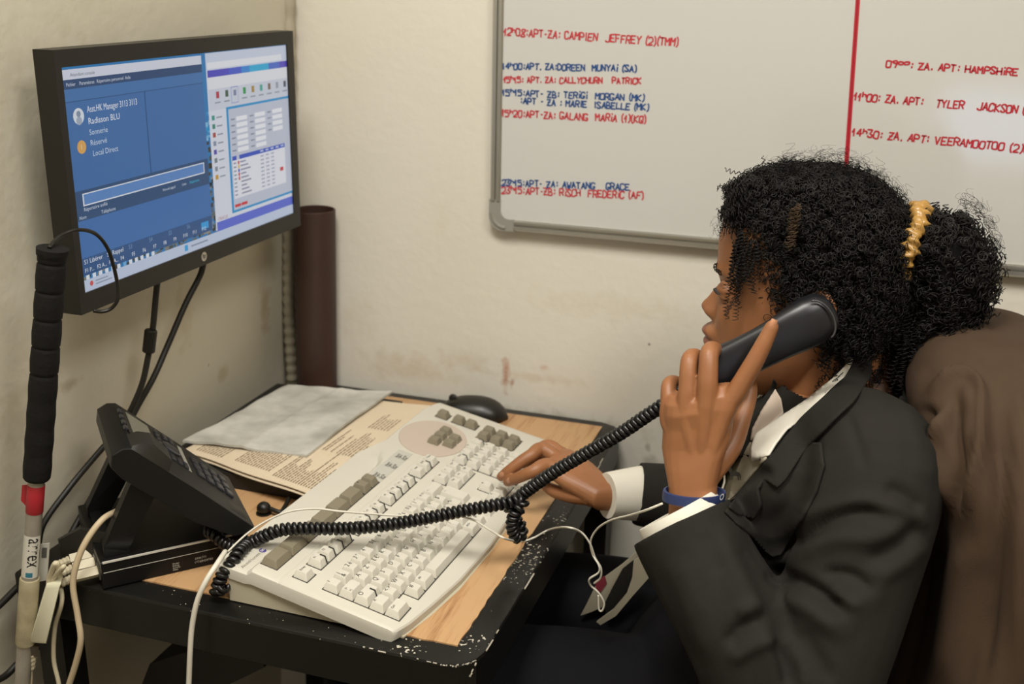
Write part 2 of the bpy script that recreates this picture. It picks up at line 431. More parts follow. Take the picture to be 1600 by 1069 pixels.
def R(u0, v0, u1, v1, c, lay, name='window_graphics'):
    g = groups.setdefault(name, (MB(), []))
    if c not in g[1]: g[1].append(c)
    g[0].add([uvp(u0, v0, lay), uvp(u1, v0, lay), uvp(u1, v1, lay), uvp(u0, v1, lay)], [(0, 1, 2, 3)], g[1].index(c))
def T(s, u, v, h, c, lay, name='screen_text', width=None):
    g = groups.setdefault(name, (MB(), []))
    if c not in g[1]: g[1].append(c)
    put_text(g[0], s, uvp(u, v, lay), (0, 1, 0), (0, 0, 1), h * (sz1 - sz0), g[1].index(c), None if width is None else width * (sy1 - sy0))
def DISC(u, v, r, c, lay, name='window_graphics'):
    g = groups.setdefault(name, (MB(), []))
    if c not in g[1]: g[1].append(c)
    o_ = uvp(u, v, lay); rr = r * (sz1 - sz0)
    g[0].add([o_ + (0, rr * math.cos(t), rr * math.sin(t)) for t in np.linspace(0, 2 * math.pi, 16, endpoint=False)], [tuple(range(16))], g[1].index(c))
R(0, 0, 1, 1, '1c7fc0', 0)
# rocky wallpaper strips
q = random.Random(5)
for i in range(150):
    u = q.uniform(0, .60); v = q.uniform(.90, .965)
    R(u, v, u + q.uniform(.006, .02), v + q.uniform(.006, .02), q.choice(['4a4c48', '6a6c66', '2c2e2c', '85857c', '3a3830', '9a9a92']), 1)
for i in range(60):
    v = q.uniform(.30, .92); u = q.uniform(.545, .568)
    R(u, v, u + .012, v + q.uniform(.01, .03), q.choice(['4a5050', '6a7274', '2c3230', '8593a0', '3a3830']) if v > .45 else q.choice(['3aa2d8', '8cc4e8', '2a90cc']), 1)
# left window
W1 = .548
R(.004, .012, W1, .055, 'dfe4f2', 2); R(.004, .055, W1, .095, '1d4878', 2); R(.004, .095, W1, .55, '3a72b2', 2)
R(.004, .095, W1, .15, '3f78b6', 3); R(.004, .148, W1, .151, '1f4c80', 4); R(.292, .151, .295, .55, '1f4c80', 4)
R(.004, .54, W1, .675, '22507f', 3); R(.03, .555, W1 - .02, .612, 'e8eef8', 4); R(.034, .56, W1 - .024, .606, '5c8fd0', 5)
R(.004, .675, W1, .845, '3a74b8', 2); R(.004, .845, W1, .925, '20568f', 3)
DISC(.045, .215, .036, 'e6ecf6', 4); DISC(.045, .205, .014, '8a98b0', 5); DISC(.045, .235, .019, 'aab6ca', 5)
DISC(.045, .35, .030, 'e8b060', 4); T('1', .040, .36, .03, 'fff2d8', 5)
T('Asst.HK Manager 3113 3113', .075, .205, .042, 'f4f8ff', 5, width=.185)
T('Radisson BLU', .075, .257, .040, 'f4f8ff', 5); T('Sonnerie', .075, .305, .036, 'd4e2f4', 5); T('R\u00e9serv\u00e9', .075, .352, .036, 'd4e2f4', 5); T('Local Direct', .08, .40, .036, 'd4e2f4', 5)
T('Fichier', 0.014, .083, 0.022, 'dfe8f6', 5); T('Param\u00e8tres', 0.058, .083, 0.022, 'dfe8f6', 5); T('R\u00e9pertoire personnel', 0.118, .083, 0.022, 'dfe8f6', 5); T('Aide', 0.222, .083, 0.022, 'dfe8f6', 5)
T('Attendant console', .03, .043, .022, '566070', 5)
T('R\u00e9pertoire unifi\u00e9', .03, .635, .024, 'd8e4f4', 5); T('Nom', .012, .668, .023, 'd8e4f4', 5); T('T\u00e9l\u00e9phone', .09, .668, .024, 'd8e4f4', 5)
T('Nouvel appel', .335, .645, .020, 'd8e4f4', 5); T('Liste', .420, .645, .020, 'd8e4f4', 5); T('R\u00e9pertoire', .455, .645, .020, '38c4e8', 5)
for i, s in enumerate(['S1 Lib\u00e9rer', 'S2 Rappel', 'S3', 'S4', 'S5', 'S6']):
    T(s, .012 + .083 * i, .873, .031, 'f0f6ff' if i < 2 else '7ea2cc', 5)
for i, s in enumerate(['F1 P...', 'F2 A...', 'F3 A...', 'F4', 'F5', 'F6', 'F7', 'F8', 'F9', 'F10', 'F11', 'F12']):
    if i == 11: R(.495, .868, .53, .905, '2aa6e8', 4)
    T(s, .012 + .044 * i, .912, .027, 'f0f6ff', 5)
for i in range(12): R(.014 + .023 * i, .925, .026 + .023 * i, .945, 'e8f0fa' if i != 6 else '70b0e8', 5)
# right window
W2 = .567
R(W2, .004, 1, .94, 'e2e7f4', 2); R(W2, .004, 1, .09, 'd4dcf0', 3); R(W2 + .005, .052, .97, .085, 'eef2fa', 4)
for k in range(20):
    t0 = k / 20; c = ['4a48c8', '4a48c8', '3f5ed4', '2b8ee0', '1ab4e4', '1ab4e4', '4a70d4', '5548c4'][int(t0 * 8)]
    R(W2 + .005 + (1 - W2 - .005) * t0, .092, W2 + .005 + (1 - W2 - .005) * (t0 + .05), .128, c, 4)
R(W2 + .005, .128, 1, .19, 'eceef6', 4); R(W2 + .005, .19, 1, .30, 'd6dceb', 4)
for i, c in enumerate(['c03050', '406050', '5070a0', '10a050', 'b09040', '40b0a0', '806858', 'a0a8b8', '4a5870']):
    R(W2 + .04 + .046 * i, .205, W2 + .055 + .046 * i, .24, c, 5); R(W2 + .032 + .046 * i, .258, W2 + .06 + .046 * i, .266, '98a2b4', 5)
R(W2 + .115, .192, W2 + .152, .28, '8c9cd8', 5); R(W2 + .117, .196, W2 + .150, .276, 'd6dceb', 6); R(W2 + .127, .21, W2 + .141, .24, '7888b0', 7)
for i, c in enumerate(['20a090', '30907a', 'b04848', '8898b0', '5048b0', '788890', '9098a8', 'd0a030']):
    R(W2 + .012, .325 + .045 * i, W2 + .026, .35 + .045 * i, c, 5); R(W2 + .034, .335 + .045 * i, W2 + .062, .343 + .045 * i, '98a2b4', 5)
R(.652, .295, 1, .875, '149ad8', 5); R(.662, .308, 1, .862, 'c9d0e2', 6)
for a in range(3):
    for b in range(6 if a < 2 else 4):
        R(.70 + .10 * a, .355 + .034 * b, .758 + .10 * a, .378 + .034 * b, 'f6f8ff', 7); R(.672 + .10 * a, .362 + .034 * b, .692 + .10 * a, .369 + .034 * b, '8088a0', 7)
R(.668, .565, .69, .588, '2050c8', 7); R(.705, .565, .965, .588, '2050c8', 7)
for k in range(5): R(.82 + .03 * k, .571, .838 + .03 * k, .58, 'c8d4f4', 8)
R(.668, .588, .965, .80, 'eef0fa', 7)
for b in range(9):
    vv = .6 + .022 * b
    R(.672, vv, .686, vv + .008, '9098b0', 8); R(.708, vv, .708 + .03 + .012 * (b % 3), vv + .008, '8c94ac', 8)
    for k in range(3): R(.82 + .03 * k, vv, .838 + .03 * k, vv + .008, 'a8b0c4', 8)
    if b < 6: R(.695, vv - .004, .703, vv + .014, ['d83838', 'e8c030', '3048d0', 'd83838', 'd83838', 'eef0fa'][b], 8)
R(.93, .70, .95, .722, 'd83048', 9); R(.668, .832, .70, .848, 'd82838', 7); R(.703, .832, .735, .848, 'd82838', 7)
R(W2 + .005, .895, 1, .945, '5b6fdc', 4); T('ORACLE', W2 + .01, .888, .026, 'b06868', 6)
# task bar
R(0, .945, 1, 1, 'c9d6ee', 6); R(.41, .955, .425, .985, '2aa8e8', 7); R(.44, .966, .52, .974, '8c9ab4', 7); DISC(.03, .968, .012, 'd85858', 7); R(.045, .96, .09, .966, '98a4b8', 7); R(.045, .975, .105, .981, '98a4b8', 7)
for nm, (g, cs) in groups.items(): obj(nm, g, [em(c) for c in cs], mon)['kind'] = 'stuff'
# maker's round badge on the lower bezel
lg = MB(); c0 = on(319, 401, 0, XM + .0004); rr = .0062
lg.add([c0 + (0, rr * math.cos(t), rr * math.sin(t)) for t in np.linspace(0, 2 * math.pi, 20, endpoint=False)], [tuple(range(20))], 0)
put_text(lg, 'hp', c0 + (.0003, -.0042, -.0018), (0, .9, .0), (0, .22, 1), .0085, 1)
obj('badge', lg, [mat('badge_silver', 'b4aea2', .35, metal=.6), blk], mon)

# ------------------------------------------------------------------ desk
desk = thing('desk', 'black metal framed desk with a worn oak veneer top in the wall corner', 'desk', (.28, -.29, 0))
DX0, DX1, DY0, DY1 = -.004, .568, -.637, .058
def chipmat(name, sc=90, thr=(.66, .70)):
    mt = mat(name, '12110e', .38, spec=.35, bump=(120, .1, .001))
    nt = mt.node_tree; b = nt.nodes['Principled BSDF']
    geo = nt.nodes.new('ShaderNodeNewGeometry')
    vo = nt.nodes.new('ShaderNodeTexNoise'); vo.inputs['Scale'].default_value = 260; vo.inputs['Detail'].default_value = 1
    nt.links.new(geo.outputs['Position'], vo.inputs['Vector'])
    big = nt.nodes.new('ShaderNodeTexNoise'); big.inputs['Scale'].default_value = 9; big.inputs['Detail'].default_value = 2
    nt.links.new(geo.outputs['Position'], big.inputs['Vector'])
    src = None
    # wear concentrated near the front right corner, where the paint has flaked away
    acc = None
    for (c, r) in (((.553, -.40, ZD), .09), ((.49, -.622, ZD), .035), ((.548, -.585, ZD), .035), ((.565, -.28, ZD), .04)):
        d = nt.nodes.new('ShaderNodeVectorMath'); d.operation = 'DISTANCE'; d.inputs[1].default_value = c
        nt.links.new(geo.outputs['Position'], d.inputs[0])
        mr = nt.nodes.new('ShaderNodeMapRange'); mr.inputs[1].default_value = 0; mr.inputs[2].default_value = r; mr.inputs[3].default_value = .17; mr.inputs[4].default_value = 0
        nt.links.new(d.outputs['Value'], mr.inputs[0])
        if acc is None: acc = mr.outputs[0]
        else:
            a = nt.nodes.new('ShaderNodeMath'); a.operation = 'ADD'; nt.links.new(acc, a.inputs[0]); nt.links.new(mr.outputs[0], a.inputs[1]); acc = a.outputs[0]
    a = nt.nodes.new('ShaderNodeMath'); a.operation = 'ADD'; nt.links.new(acc, a.inputs[0]); nt.links.new(vo.outputs['Fac'], a.inputs[1])
    mr = nt.nodes.new('ShaderNodeMapRange'); mr.inputs[1].default_value = .765; mr.inputs[2].default_value = .79; nt.links.new(a.outputs[0], mr.inputs[0])
    sp = nt.nodes.new('ShaderNodeSeparateXYZ'); nt.links.new(geo.outputs['Position'], sp.inputs[0])
    gt = nt.nodes.new('ShaderNodeMath'); gt.operation = 'GREATER_THAN'; gt.inputs[1].default_value = ZD - .004; nt.links.new(sp.outputs['Z'], gt.inputs[0])
    mu = nt.nodes.new('ShaderNodeMath'); mu.operation = 'MULTIPLY'; nt.links.new(gt.outputs[0], mu.inputs[0]); nt.links.new(mr.outputs[0], mu.inputs[1])
    mx = nt.nodes.new('ShaderNodeMix'); mx.data_type = 'RGBA'; mx.inputs[6].default_value = (*lin('12110e'), 1); mx.inputs[7].default_value = (*lin('b5b0a0'), 1)
    nt.links.new(mu.outputs[0], mx.inputs[0]); nt.links.new(mx.outputs[2], b.inputs['Base Color'])
    return mt
DM = chipmat('black_enamel')
ch = .034
outl = [(DX0, DY0), (DX1 - ch, DY0), (DX1 - ch * .55, DY0 + ch * .12), (DX1 - ch * .12, DY0 + ch * .55), (DX1, DY0 + ch), (DX1, DY1 - ch), (DX1 - ch * .3, DY1 - ch * .3), (DX1 - ch, DY1), (DX0, DY1)]
f = MB()
def inset(o, d):
    cx = (DX0 + DX1) / 2; cy = (DY0 + DY1) / 2
    return [(x - d * np.sign(x - cx), y - d * np.sign(y - cy)) for x, y in o]
rings = []
for d, z in ((.002, ZD - .052), (0, ZD - .05), (0, ZD - .0035), (.0012, ZD - .001), (.0035, ZD)):
    rings.append([(x, y, z) for x, y in inset(outl, d)])
f.loft(rings)
obj('frame', f, DM, desk, 25)
# pale worn arrises where the paint has rubbed off
wr = MB(); q = random.Random(3)
edge = smoothpath([(x, y, ZD - .0012) for x, y in [(DX1, -.08), (DX1, DY0 + ch), (DX1 - ch * .12, DY0 + ch * .55), (DX1 - ch * .55, DY0 + ch * .12), (DX1 - ch, DY0), (.42, DY0)]], 60)
i = 0
while i < len(edge) - 3:
    n_ = q.randint(1, 5); seg = edge[i:i + n_ + 1]
    if len(seg) > 1 and q.random() < .62: wr.tube(seg + np.array([q.uniform(-.0006, .0004), 0, q.uniform(-.0008, .0008)]), q.uniform(.0005, .0012), 5)
    i += n_ + q.randint(0, 3)
o = obj('bare_metal_edge', wr, mat('bare_metal', 'a8a294', .5), desk); o['kind'] = 'stuff'
WX0, WX1, WY0, WY1 = .03, .5385, -.604, .0335
def woodmat():
    mt = mat('oak_veneer', 'c69763', .45, spec=.4)
    nt = mt.node_tree; b = nt.nodes['Principled BSDF']; geo = nt.nodes.new('ShaderNodeNewGeometry')
    mp = nt.nodes.new('ShaderNodeMapping'); mp.inputs['Scale'].default_value = (160, 9, 20); nt.links.new(geo.outputs['Position'], mp.inputs['Vector'])
    n1 = nt.nodes.new('ShaderNodeTexNoise'); n1.inputs['Scale'].default_value = 1.6; n1.inputs['Detail'].default_value = 8; n1.inputs['Roughness'].default_value = .65
    nt.links.new(mp.outputs[0], n1.inputs['Vector'])
    mp2 = nt.nodes.new('ShaderNodeMapping'); mp2.inputs['Scale'].default_value = (22, 1.6, 4); nt.links.new(geo.outputs['Position'], mp2.inputs['Vector'])
    n2 = nt.nodes.new('ShaderNodeTexNoise'); n2.inputs['Scale'].default_value = 1.2; n2.inputs['Detail'].default_value = 3; nt.links.new(mp2.outputs[0], n2.inputs['Vector'])
    ad = nt.nodes.new('ShaderNodeMath'); ad.operation = 'MULTIPLY_ADD'; ad.inputs[1].default_value = .5; nt.links.new(n2.outputs['Fac'], ad.inputs[0])
    h = nt.nodes.new('ShaderNodeMath'); h.operation = 'MULTIPLY'; h.inputs[1].default_value = .6; nt.links.new(n1.outputs['Fac'], h.inputs[0]); nt.links.new(h.outputs[0], ad.inputs[2])
    cr = nt.nodes.new('ShaderNodeValToRGB'); e = cr.color_ramp.elements
    e[0].position = .36; e[0].color = (*lin('7d5a38'), 1); e[1].position = .56; e[1].color = (*lin('b9946a'), 1)
    k = cr.color_ramp.elements.new(.47); k.color = (*lin('a98058'), 1)
    nt.links.new(ad.outputs[0], cr.inputs[0]); nt.links.new(cr.outputs[0], b.inputs['Base Color'])
    return mt
f = MB(); q = random.Random(9)
poly = []
for y in np.arange(WY0, WY1, .012):
    j = q.uniform(0, .0022) if y < -.33 and q.random() < .5 else 0
    poly.append((WX1 - j, y, ZD - .0005))
poly.append((WX1, WY1, ZD - .0005)); poly.append((WX0, WY1, ZD - .0005)); poly.append((WX0, WY0, ZD - .0005))
for x in np.arange(WX0 + .3, WX1 - .01, .012): poly.append((x, WY0 - q.uniform(0, .003), ZD - .0005))
f.prism(poly, (0, 0, 1), .0022)
obj('veneer_top', f, woodmat(), desk)
for (x0, y0) in ((DX0 + .01, DY0 + .012), (DX1 - .045, DY0 + .012), (DX0 + .01, DY1 - .05), (DX1 - .045, DY1 - .05)):
    f = MB(); f.box((x0, y0, 0.0), (x0 + .036, y0 + .036, ZD - .05)); obj('leg', f, DM, desk)
f = MB(); f.box((DX0 + .05, -.50, .14), (DX1 - .05, -.46, .18)); obj('cross_bar', f, DM, desk)
# ------------------------------------------------------------------ operator keyboard
UK = .01905
KO = np.array([.38750, -.59784, .76681]); KYAW = -.0522257; KTILT = .1819529
EY = np.array([-math.sin(KYAW), math.cos(KYAW), 0]); EX = math.cos(KTILT) * np.array([math.cos(KYAW), math.sin(KYAW), 0]) - math.sin(KTILT) * np.array([0, 0, 1.])
NK = np.cross(EX, EY)
def K(r, c, h=0): return KO + EX * UK * r + EY * UK * c + NK * h      # row, column (key units), height over the key tops (m)
DK = -.0085
kbd = thing('operator_keyboard', 'large beige switchboard operator keyboard with grey keys across the desk', 'keyboard', tuple(np.round(K(0, 13, -.05), 3)))
beige = mat('beige_plastic', 'c5c1b4', .42, spec=.4, noise=(9, .25), col2='bcb7a6', bump=(400, .05, .0006))
beige2 = mat('key_beige', 'c9c5b8', .42, spec=.4)
greyk = mat('key_grey', '7d7562', .5, spec=.4)
rt_t = [(-1, -7.15), (16, -7.1), (18.3, -6.1), (21, -6.15), (25.5, -6.15), (27.3, -5.7)]
ru_t = [(-1, 4.7), (.2, 5.06), (2.9, 5.42), (5.9, 5.72), (10.9, 5.8), (14.7, 5.5), (19.9, 5.05), (27.3, 4.4)]
def deckring(c, k=0.0, drop=0.0):
    rt = np.interp(c, *np.array(rt_t).T) + k; ru = np.interp(c, *np.array(ru_t).T) - k
    s = np.clip((c - 15.5) / 2.5, 0, 1)                      # the back tray ends at the round pad
    tr = (1 - s) * 1.0
    hm = min(rt + .1 + 2.0 * tr, -4.9 if s < 1 else rt + .1)
    pts = [(rt, DK - .0105 - .006 * tr), (rt, DK - .0095 * tr - .001), (rt + .08, DK - .0085 * tr), (hm, DK - .0065 * tr), (hm + .16, DK - .003 * tr), (hm + .32, DK), (-2.95, DK), (-2.9, DK - .0006), (-2.85, DK),
           (ru - .3, DK), (ru - .12, DK - .0008), (ru - .03, DK - .0026), (ru, DK - .006), (ru, DK - .0125), (ru - .12, DK - .0140), (hm + .3, DK - .0135), (hm - .1, DK - .0065 * tr - .0095), (rt + .1, DK - .0125 - .006 * tr)]
    return [K(r, c, h - drop) for r, h in pts]
f = MB()
cs = [-.93, -.9, -.8, -.62] + list(np.linspace(-.3, 26.9, 40)) + [27.15, 27.25, 27.3]
dr = {-.93: (.20, .0038), -.9: (.10, .0016), -.8: (.03, .0006), 27.15: (.03, .0004), 27.25: (.10, .0016), 27.3: (.2, .0038)}
f.loft([deckring(c, *dr.get(c, (0, 0))) for c in cs])
obj('case_top', f, beige, kbd, 30)
f = MB()
nb = [(.266, -.608), (.478, -.609), (.490, -.56), (.500, -.50), (.505, -.40), (.505, -.30), (.500, -.2), (.492, -.125), (.292, -.11), (.286, -.24), (.262, -.27)]
def under(x, y):
    v = np.array([x, y, 0]) - KO; r = (v[0] * math.cos(KYAW) + v[1] * math.sin(KYAW)) / (UK * math.cos(KTILT)); return KO[2] - math.sin(KTILT) * UK * r + DK - .0150
f.loft([[(x, y, ZD + .0018) for x, y in nb], [(x, y, under(x, y)) for x, y in nb]])
obj('case_base', f, mat('shade_beige', 'b9b19a', .5), kbd)

# keycaps: one shared mesh per size and colour
KH = .0088
kcache = {}
def keymesh(wc, wr, mt):
    k = (wc, wr, mt.name)
    if k in kcache: return kcache[k]
    hw = wc * UK / 2 - .0005; hr = wr * UK / 2 - .0005; m_ = MB()
    def ring(a0, a1, b0, b1, h, cut):
        pts = []
        for (x, y, sx, sy) in ((b1, a0, -1, 1), (b1, a1, -1, -1), (b0, a1, 1, -1), (b0, a0, 1, 1)):
            pr = [(x, y + sy * cut), (x + sx * cut, y)]
            pts += pr if (sx, sy) in ((-1, 1), (1, -1)) else pr[::-1]
        return [EX * u + EY * v + NK * h for u, v in pts]
    # order: walk round the outline
    def R8(a0, a1, b0, b1, h, t):
        o_ = [(b1 - t, a0), (b1, a0 + t), (b1, a1 - t), (b1 - t, a1), (b0 + t, a1), (b0, a1 - t), (b0, a0 + t), (b0 + t, a0)]
        return [EX * u + EY * v + NK * h for u, v in o_]
    m_.loft([R8(-hw, hw, -hr, hr, -KH, .0006), R8(-hw + .0026, hw - .0026, -hr + .0012, hr - .0038, -.0007, .0012), R8(-hw + .0032, hw - .0032, -hr + .0018, hr - .0045, 0, .0014)])
    kcache[k] = m_.mesh('keycap', mt, 25); return kcache[k]
black_ink = mat('key_ink', '23201b', .6)
lcache = {}
def legendmesh(txt, wc, wr):
    k = (txt, wc, wr)
    if k in lcache: return lcache[k]
    m_ = MB(); hw = wc * UK / 2; hr = wr * UK / 2
    lines = txt.split('\n')
    for i, ln in enumerate(lines):
        sub = ln.split('\t')
        for j, s_ in enumerate(sub):
            size = .0080 if len(s_) == 1 else .0042
            put_text(m_, s_, EX * (-hr + .0072 + .0058 * i) + EY * (-hw + .0046 + .0058 * j) + NK * .0003, EY, -EX, size)
    lcache[k] = m_.mesh('legend', black_ink); return lcache[k]
tape = MB(); tape.loft([[EX * u + EY * v + NK * h for v in (.0040, .0060)] for u, h in ((-.0015, .0008), (.0050, .0008), (.0096, -.0078))], cap=False, closed=False)
tape_me = tape.mesh('tape_strip', mat('black_tape', '1d1c1a', .5))
nkeys = 0
def key(r, c, wc=1, wr=1, txt='', mt=None, strip=False, lab=None):
    mt = mt or beige2
    o = link('key', keymesh(wc, wr, mt), kbd); o.location = K(r, c) - np.array(kbd.location) * 0
    if lab: o['label'] = lab
    if txt:
        l_ = bpy.data.objects.new('legend', legendmesh(txt, wc, wr)); COL.objects.link(l_); l_.parent = o
    if strip:
        s_ = bpy.data.objects.new('tape_strip', tape_me); COL.objects.link(s_); s_.parent = o
    return o
def well_shade(r0, r1, c0, c1):  # flat dark plate, its colour stands in for shade in the key recess
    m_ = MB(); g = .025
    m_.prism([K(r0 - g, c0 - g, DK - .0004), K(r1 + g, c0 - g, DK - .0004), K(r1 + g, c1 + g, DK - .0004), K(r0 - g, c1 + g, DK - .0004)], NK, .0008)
    return obj('key_well_shade', m_, mat('well_shadow_plastic', '3a362e', .7), kbd)
# main block (AZERTY)
for i, t in enumerate(['\u00b2', '1\n&', '2\t\u00e9', '3\t"', "4\t'", '5\t(', '6\t-', '7\t\u00e8', '8\t_', '9\t\u00e7', '0\t\u00e0', ')\t\u00b0', '+\t=']): key(0, .5 + i, 1, 1, t)
key(0, 13.95, 1.9, 1, '<--')
key(1, .75, 1.5, 1, '|<\n>|')
for i, t in enumerate(['A', 'Z', 'E\t\u20ac', 'R', 'T', 'Y', 'U', 'I', 'O', 'P', '^', '$']): key(1, 2 + i, 1, 1, t)
key(2, .875, 1.75, 1, 'O', strip=True)
for i, t in enumerate(['Q', 'S', 'D', 'F', 'G', 'H', 'J', 'K', 'L', 'M', '%', '*']): key(2, 2.25 + i, 1, 1, t)
key(1.5, 14.35, 1.35, 2, '<-')
key(3, .625, 1.25, 1, '^')
for i, t in enumerate(['<\t>', 'W', 'X', 'C', 'V', 'B', 'N', '?\n,', '.\n;', '/\n:', '!']): key(3, 1.75 + i, 1, 1, t)
key(3, 13.65, 2.7, 1, '^')
key(4, .75, 1.5, 1, 'Ctrl')
key(4, 2.95, 1, 1, '#'); key(4, 4.2, 1.4, 1, 'Alt'); key(4, 7.75, 5.6, 1, ''); key(4, 11.3, 1.3, 1, 'AltGr'); key(4, 12.5, 1, 1, '#'); key(4, 14.3, 1.4, 1, 'Ctrl')
for a in ((-.5, 3.5, 0, 14.95), (3.5, 4.5, 0, 1.5), (3.5, 4.5, 2.45, 11.95)): well_shade(*a)
# function row
key(-2, .5, 1, 1, 'Echap')
for j, c0 in enumerate((2.05, 6.6, 11.05)):
    for i in range(4): key(-2, c0 + i, 1, 1, 'F%d' % (j * 4 + i + 1), strip=True)
    well_shade(-2.5, -1.5, c0 - .5, c0 + 3.5)
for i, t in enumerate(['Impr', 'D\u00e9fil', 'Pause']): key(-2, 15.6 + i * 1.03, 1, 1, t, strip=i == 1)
well_shade(-2.5, -1.5, 0, 1); well_shade(-2.5, -1.5, 15.1, 18.2)
# grey call keys
for i in range(6): key(-4.1, .86 + 1.78 * i, 1.76, 1.15, '\u25a0' if False else '', greyk)
key(-4.1, 11.28, 1, 1.1, '+', greyk); key(-4.1, 12.32, 1, 1.1, '-', greyk)
well_shade(-4.66, -3.54, 0, 12.82)
# navigation block, arrows
for i, t in enumerate(['Ins', '|<', 'PgH']): key(-.25, 15.9 + i, 1, 1, t); 
for i, t in enumerate(['Sup', 'Fin', 'PgB']): key(.78, 15.9 + i, 1, 1, t)
well_shade(-.75, 1.28, 15.4, 18.4)
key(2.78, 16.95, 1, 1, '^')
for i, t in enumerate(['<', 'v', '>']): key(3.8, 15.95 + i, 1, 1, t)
well_shade(3.3, 4.3, 15.45, 18.45); well_shade(2.28, 3.3, 16.45, 17.45)
# number pad
for r, row in enumerate((['Num', '/', '*', '-'], ['7', '8', '9', '+'], ['4', '5', '6', '+'], ['1', '2', '3', '<-'])):
    for i, t in enumerate(row): key(-.3 + 1.03 * r, 19.35 + 1.03 * i, 1, 1, t, strip=(r == 0 and i in (0, 3)))
key(3.83, 19.87, 2, 1, '0'); key(3.83, 21.41, 1, 1, '.'); key(3.83, 22.44, 1, 1, '<-')
well_shade(-.82, 4.33, 18.83, 22.96)
# round pad with grey keys, two outer rows of grey keys
f = MB(); N_ = 40
ell = [(-3.42 + 2.5 * math.cos(t), 21.15 + 2.95 * math.sin(t)) for t in np.linspace(0, 2 * math.pi, N_, endpoint=False)]
f.loft([[K(r, c, DK - .0005) for r, c in ell], [K(r, c, DK + .0009) for r, c in ell], [K(-3.42 + (r + 3.42) * .985, 21.15 + (c - 21.15) * .985, DK + .0014) for r, c in ell]])
obj('round_pad', f, mat('pad_pink_beige', 'b9aa9c', .5), kbd, 30)
for r, c in ((-3.02, 20.6), (-3.02, 21.6), (-3.02, 22.6), (-1.95, 20.95), (-1.95, 21.95)): key(r, c, 1, 1, '-', greyk)
for r in (-4.37, -3.0, -1.95): key(r, 25.1, 1, 1, '-', greyk)
for r in (-.4, .66, 1.7):
    for c in (23.95, 25.05): key(r, c, 1, 1, '-', greyk)
well_shade(-.92, 2.22, 23.43, 25.57); well_shade(-3.5, -1.43, 24.6, 25.6); well_shade(-4.9, -3.87, 24.6, 25.6)
# paper label strip with small print
f = MB(); f.prism([K(-4.62, 12.95, DK), K(-3.5, 12.95, DK), K(-3.5, 17.9, DK), K(-4.62, 17.9, DK)], NK, .0004)
obj('label_strip', f, mat('label_paper', 'b5b3a8', .6), kbd)
f = MB()
for r in (-4.2, -3.72):
    for c in (13.6, 15.4, 17.0):
        for k in range(2):
            put_text(f, ('Appel', 'Ligne')[k] if r < -4 else ('Garde', 'Nuit')[k], K(r + .2 * k, c - .35, DK + .0007), EY, -EX, .0052)
obj('printed_text', f, black_ink, kbd)
# maker's word mark and round logo on the back tray
f = MB()
put_text(f, 'Alcatel\u00b7Lucent', K(-5.45, -.55, DK - .0068), EY, -EX * .98, .0062, 0)
c0 = K(-5.55, 1.65, DK - .0066)
f.add([c0 + .0042 * (EX * math.cos(t) * 1 + EY * math.sin(t)) for t in np.linspace(0, 2 * math.pi, 18, endpoint=False)], [tuple(range(18))], 1)
put_text(f, '\u221e', c0 + NK * .0004 + EX * .002 - EY * .0034, EY, -EX, .0078, 2)
obj('logo', f, [mat('logo_grey', '6a6458', .6), mat('logo_violet', '4a3f86', .5), mat('logo_white', 'e8e4dc', .5)], kbd)

# ------------------------------------------------------------------ papers behind the keyboard
def sheet(name, pts, z0, th, hfun, mt, label, cat, nu=24, nv=24, parent=None, mats=None):
    """four-corner sheet pts (a,b,c,d) with height function hfun(u,v)"""
    a, b, c, d = [np.array(p, float) for p in pts]; m_ = MB()
    top = np.zeros((nu + 1, nv + 1, 3))
    for i in range(nu + 1):
        for j in range(nv + 1):
            u = i / nu; v = j / nv; p = (1 - u) * (1 - v) * a + u * (1 - v) * b + u * v * c + (1 - u) * v * d
            e = .0018 * math.sin(9 * u + 4 * v) * (1 if v in (0, 1) or u in (0, 1) else 0)
            top[i, j] = (p[0] + e, p[1] + e, z0 + hfun(u, v))
    V = np.concatenate([top.reshape(-1, 3), top.reshape(-1, 3) - (0, 0, th)]); n = (nu + 1) * (nv + 1); F = []
    ix = lambda i, j: i * (nv + 1) + j
    for i in range(nu):
        for j in range(nv):
            q_ = (ix(i, j), ix(i + 1, j), ix(i + 1, j + 1), ix(i, j + 1)); F.append(q_); F.append(tuple(n + k for k in q_[::-1]))
    bd = [ix(i, 0) for i in range(nu + 1)] + [ix(nu, j) for j in range(1, nv + 1)] + [ix(i, nv) for i in range(nu - 1, -1, -1)] + [ix(0, j) for j in range(nv - 1, 0, -1)]
    for k in range(len(bd)):
        p, q_ = bd[k], bd[(k + 1) % len(bd)]; F.append((p, q_, q_ + n, p + n))
    m_.add(V, F)
    o = obj(name, m_, mt, parent, 40)
    if label: tag(o, label, cat)
    return o, (lambda u, v: np.array([*((1 - u) * (1 - v) * a + u * (1 - v) * b + u * v * c + (1 - u) * v * d)[:2], z0 + hfun(u, v)]))
zs = ZD + .0305
c4 = [on(283, 705, 2, zs), on(492, 777, 2, zs), on(672, 628, 2, zs + .004), on(462, 612, 2, zs)]
c4[0][0] = max(c4[0][0], -.025); c4[3][0] = max(c4[3][0], .0)
for p in c4: p[1] = min(p[1], .045)
def bow(u, v): return .002 * math.sin(3 * u + 2 * v)
cream = mat('cream_card', 'd3c3a9', .6, noise=(14, .3), col2='c9b79b')
f = MB(); f.box((.0, -.36, ZD + .002), (.225, -.03, ZD + .0235)); 
binder = tag(obj('binder', f, mat('binder_black', '1c1a17', .6), None), 'black binder lying under the cream printed sheets', 'binder')
t1 = thing('printed_sheet', 'cream printed sheet with columns of small text, topmost of the cream pair', 'sheet', tuple(np.round((c4[0] + c4[2]) / 2, 3)))
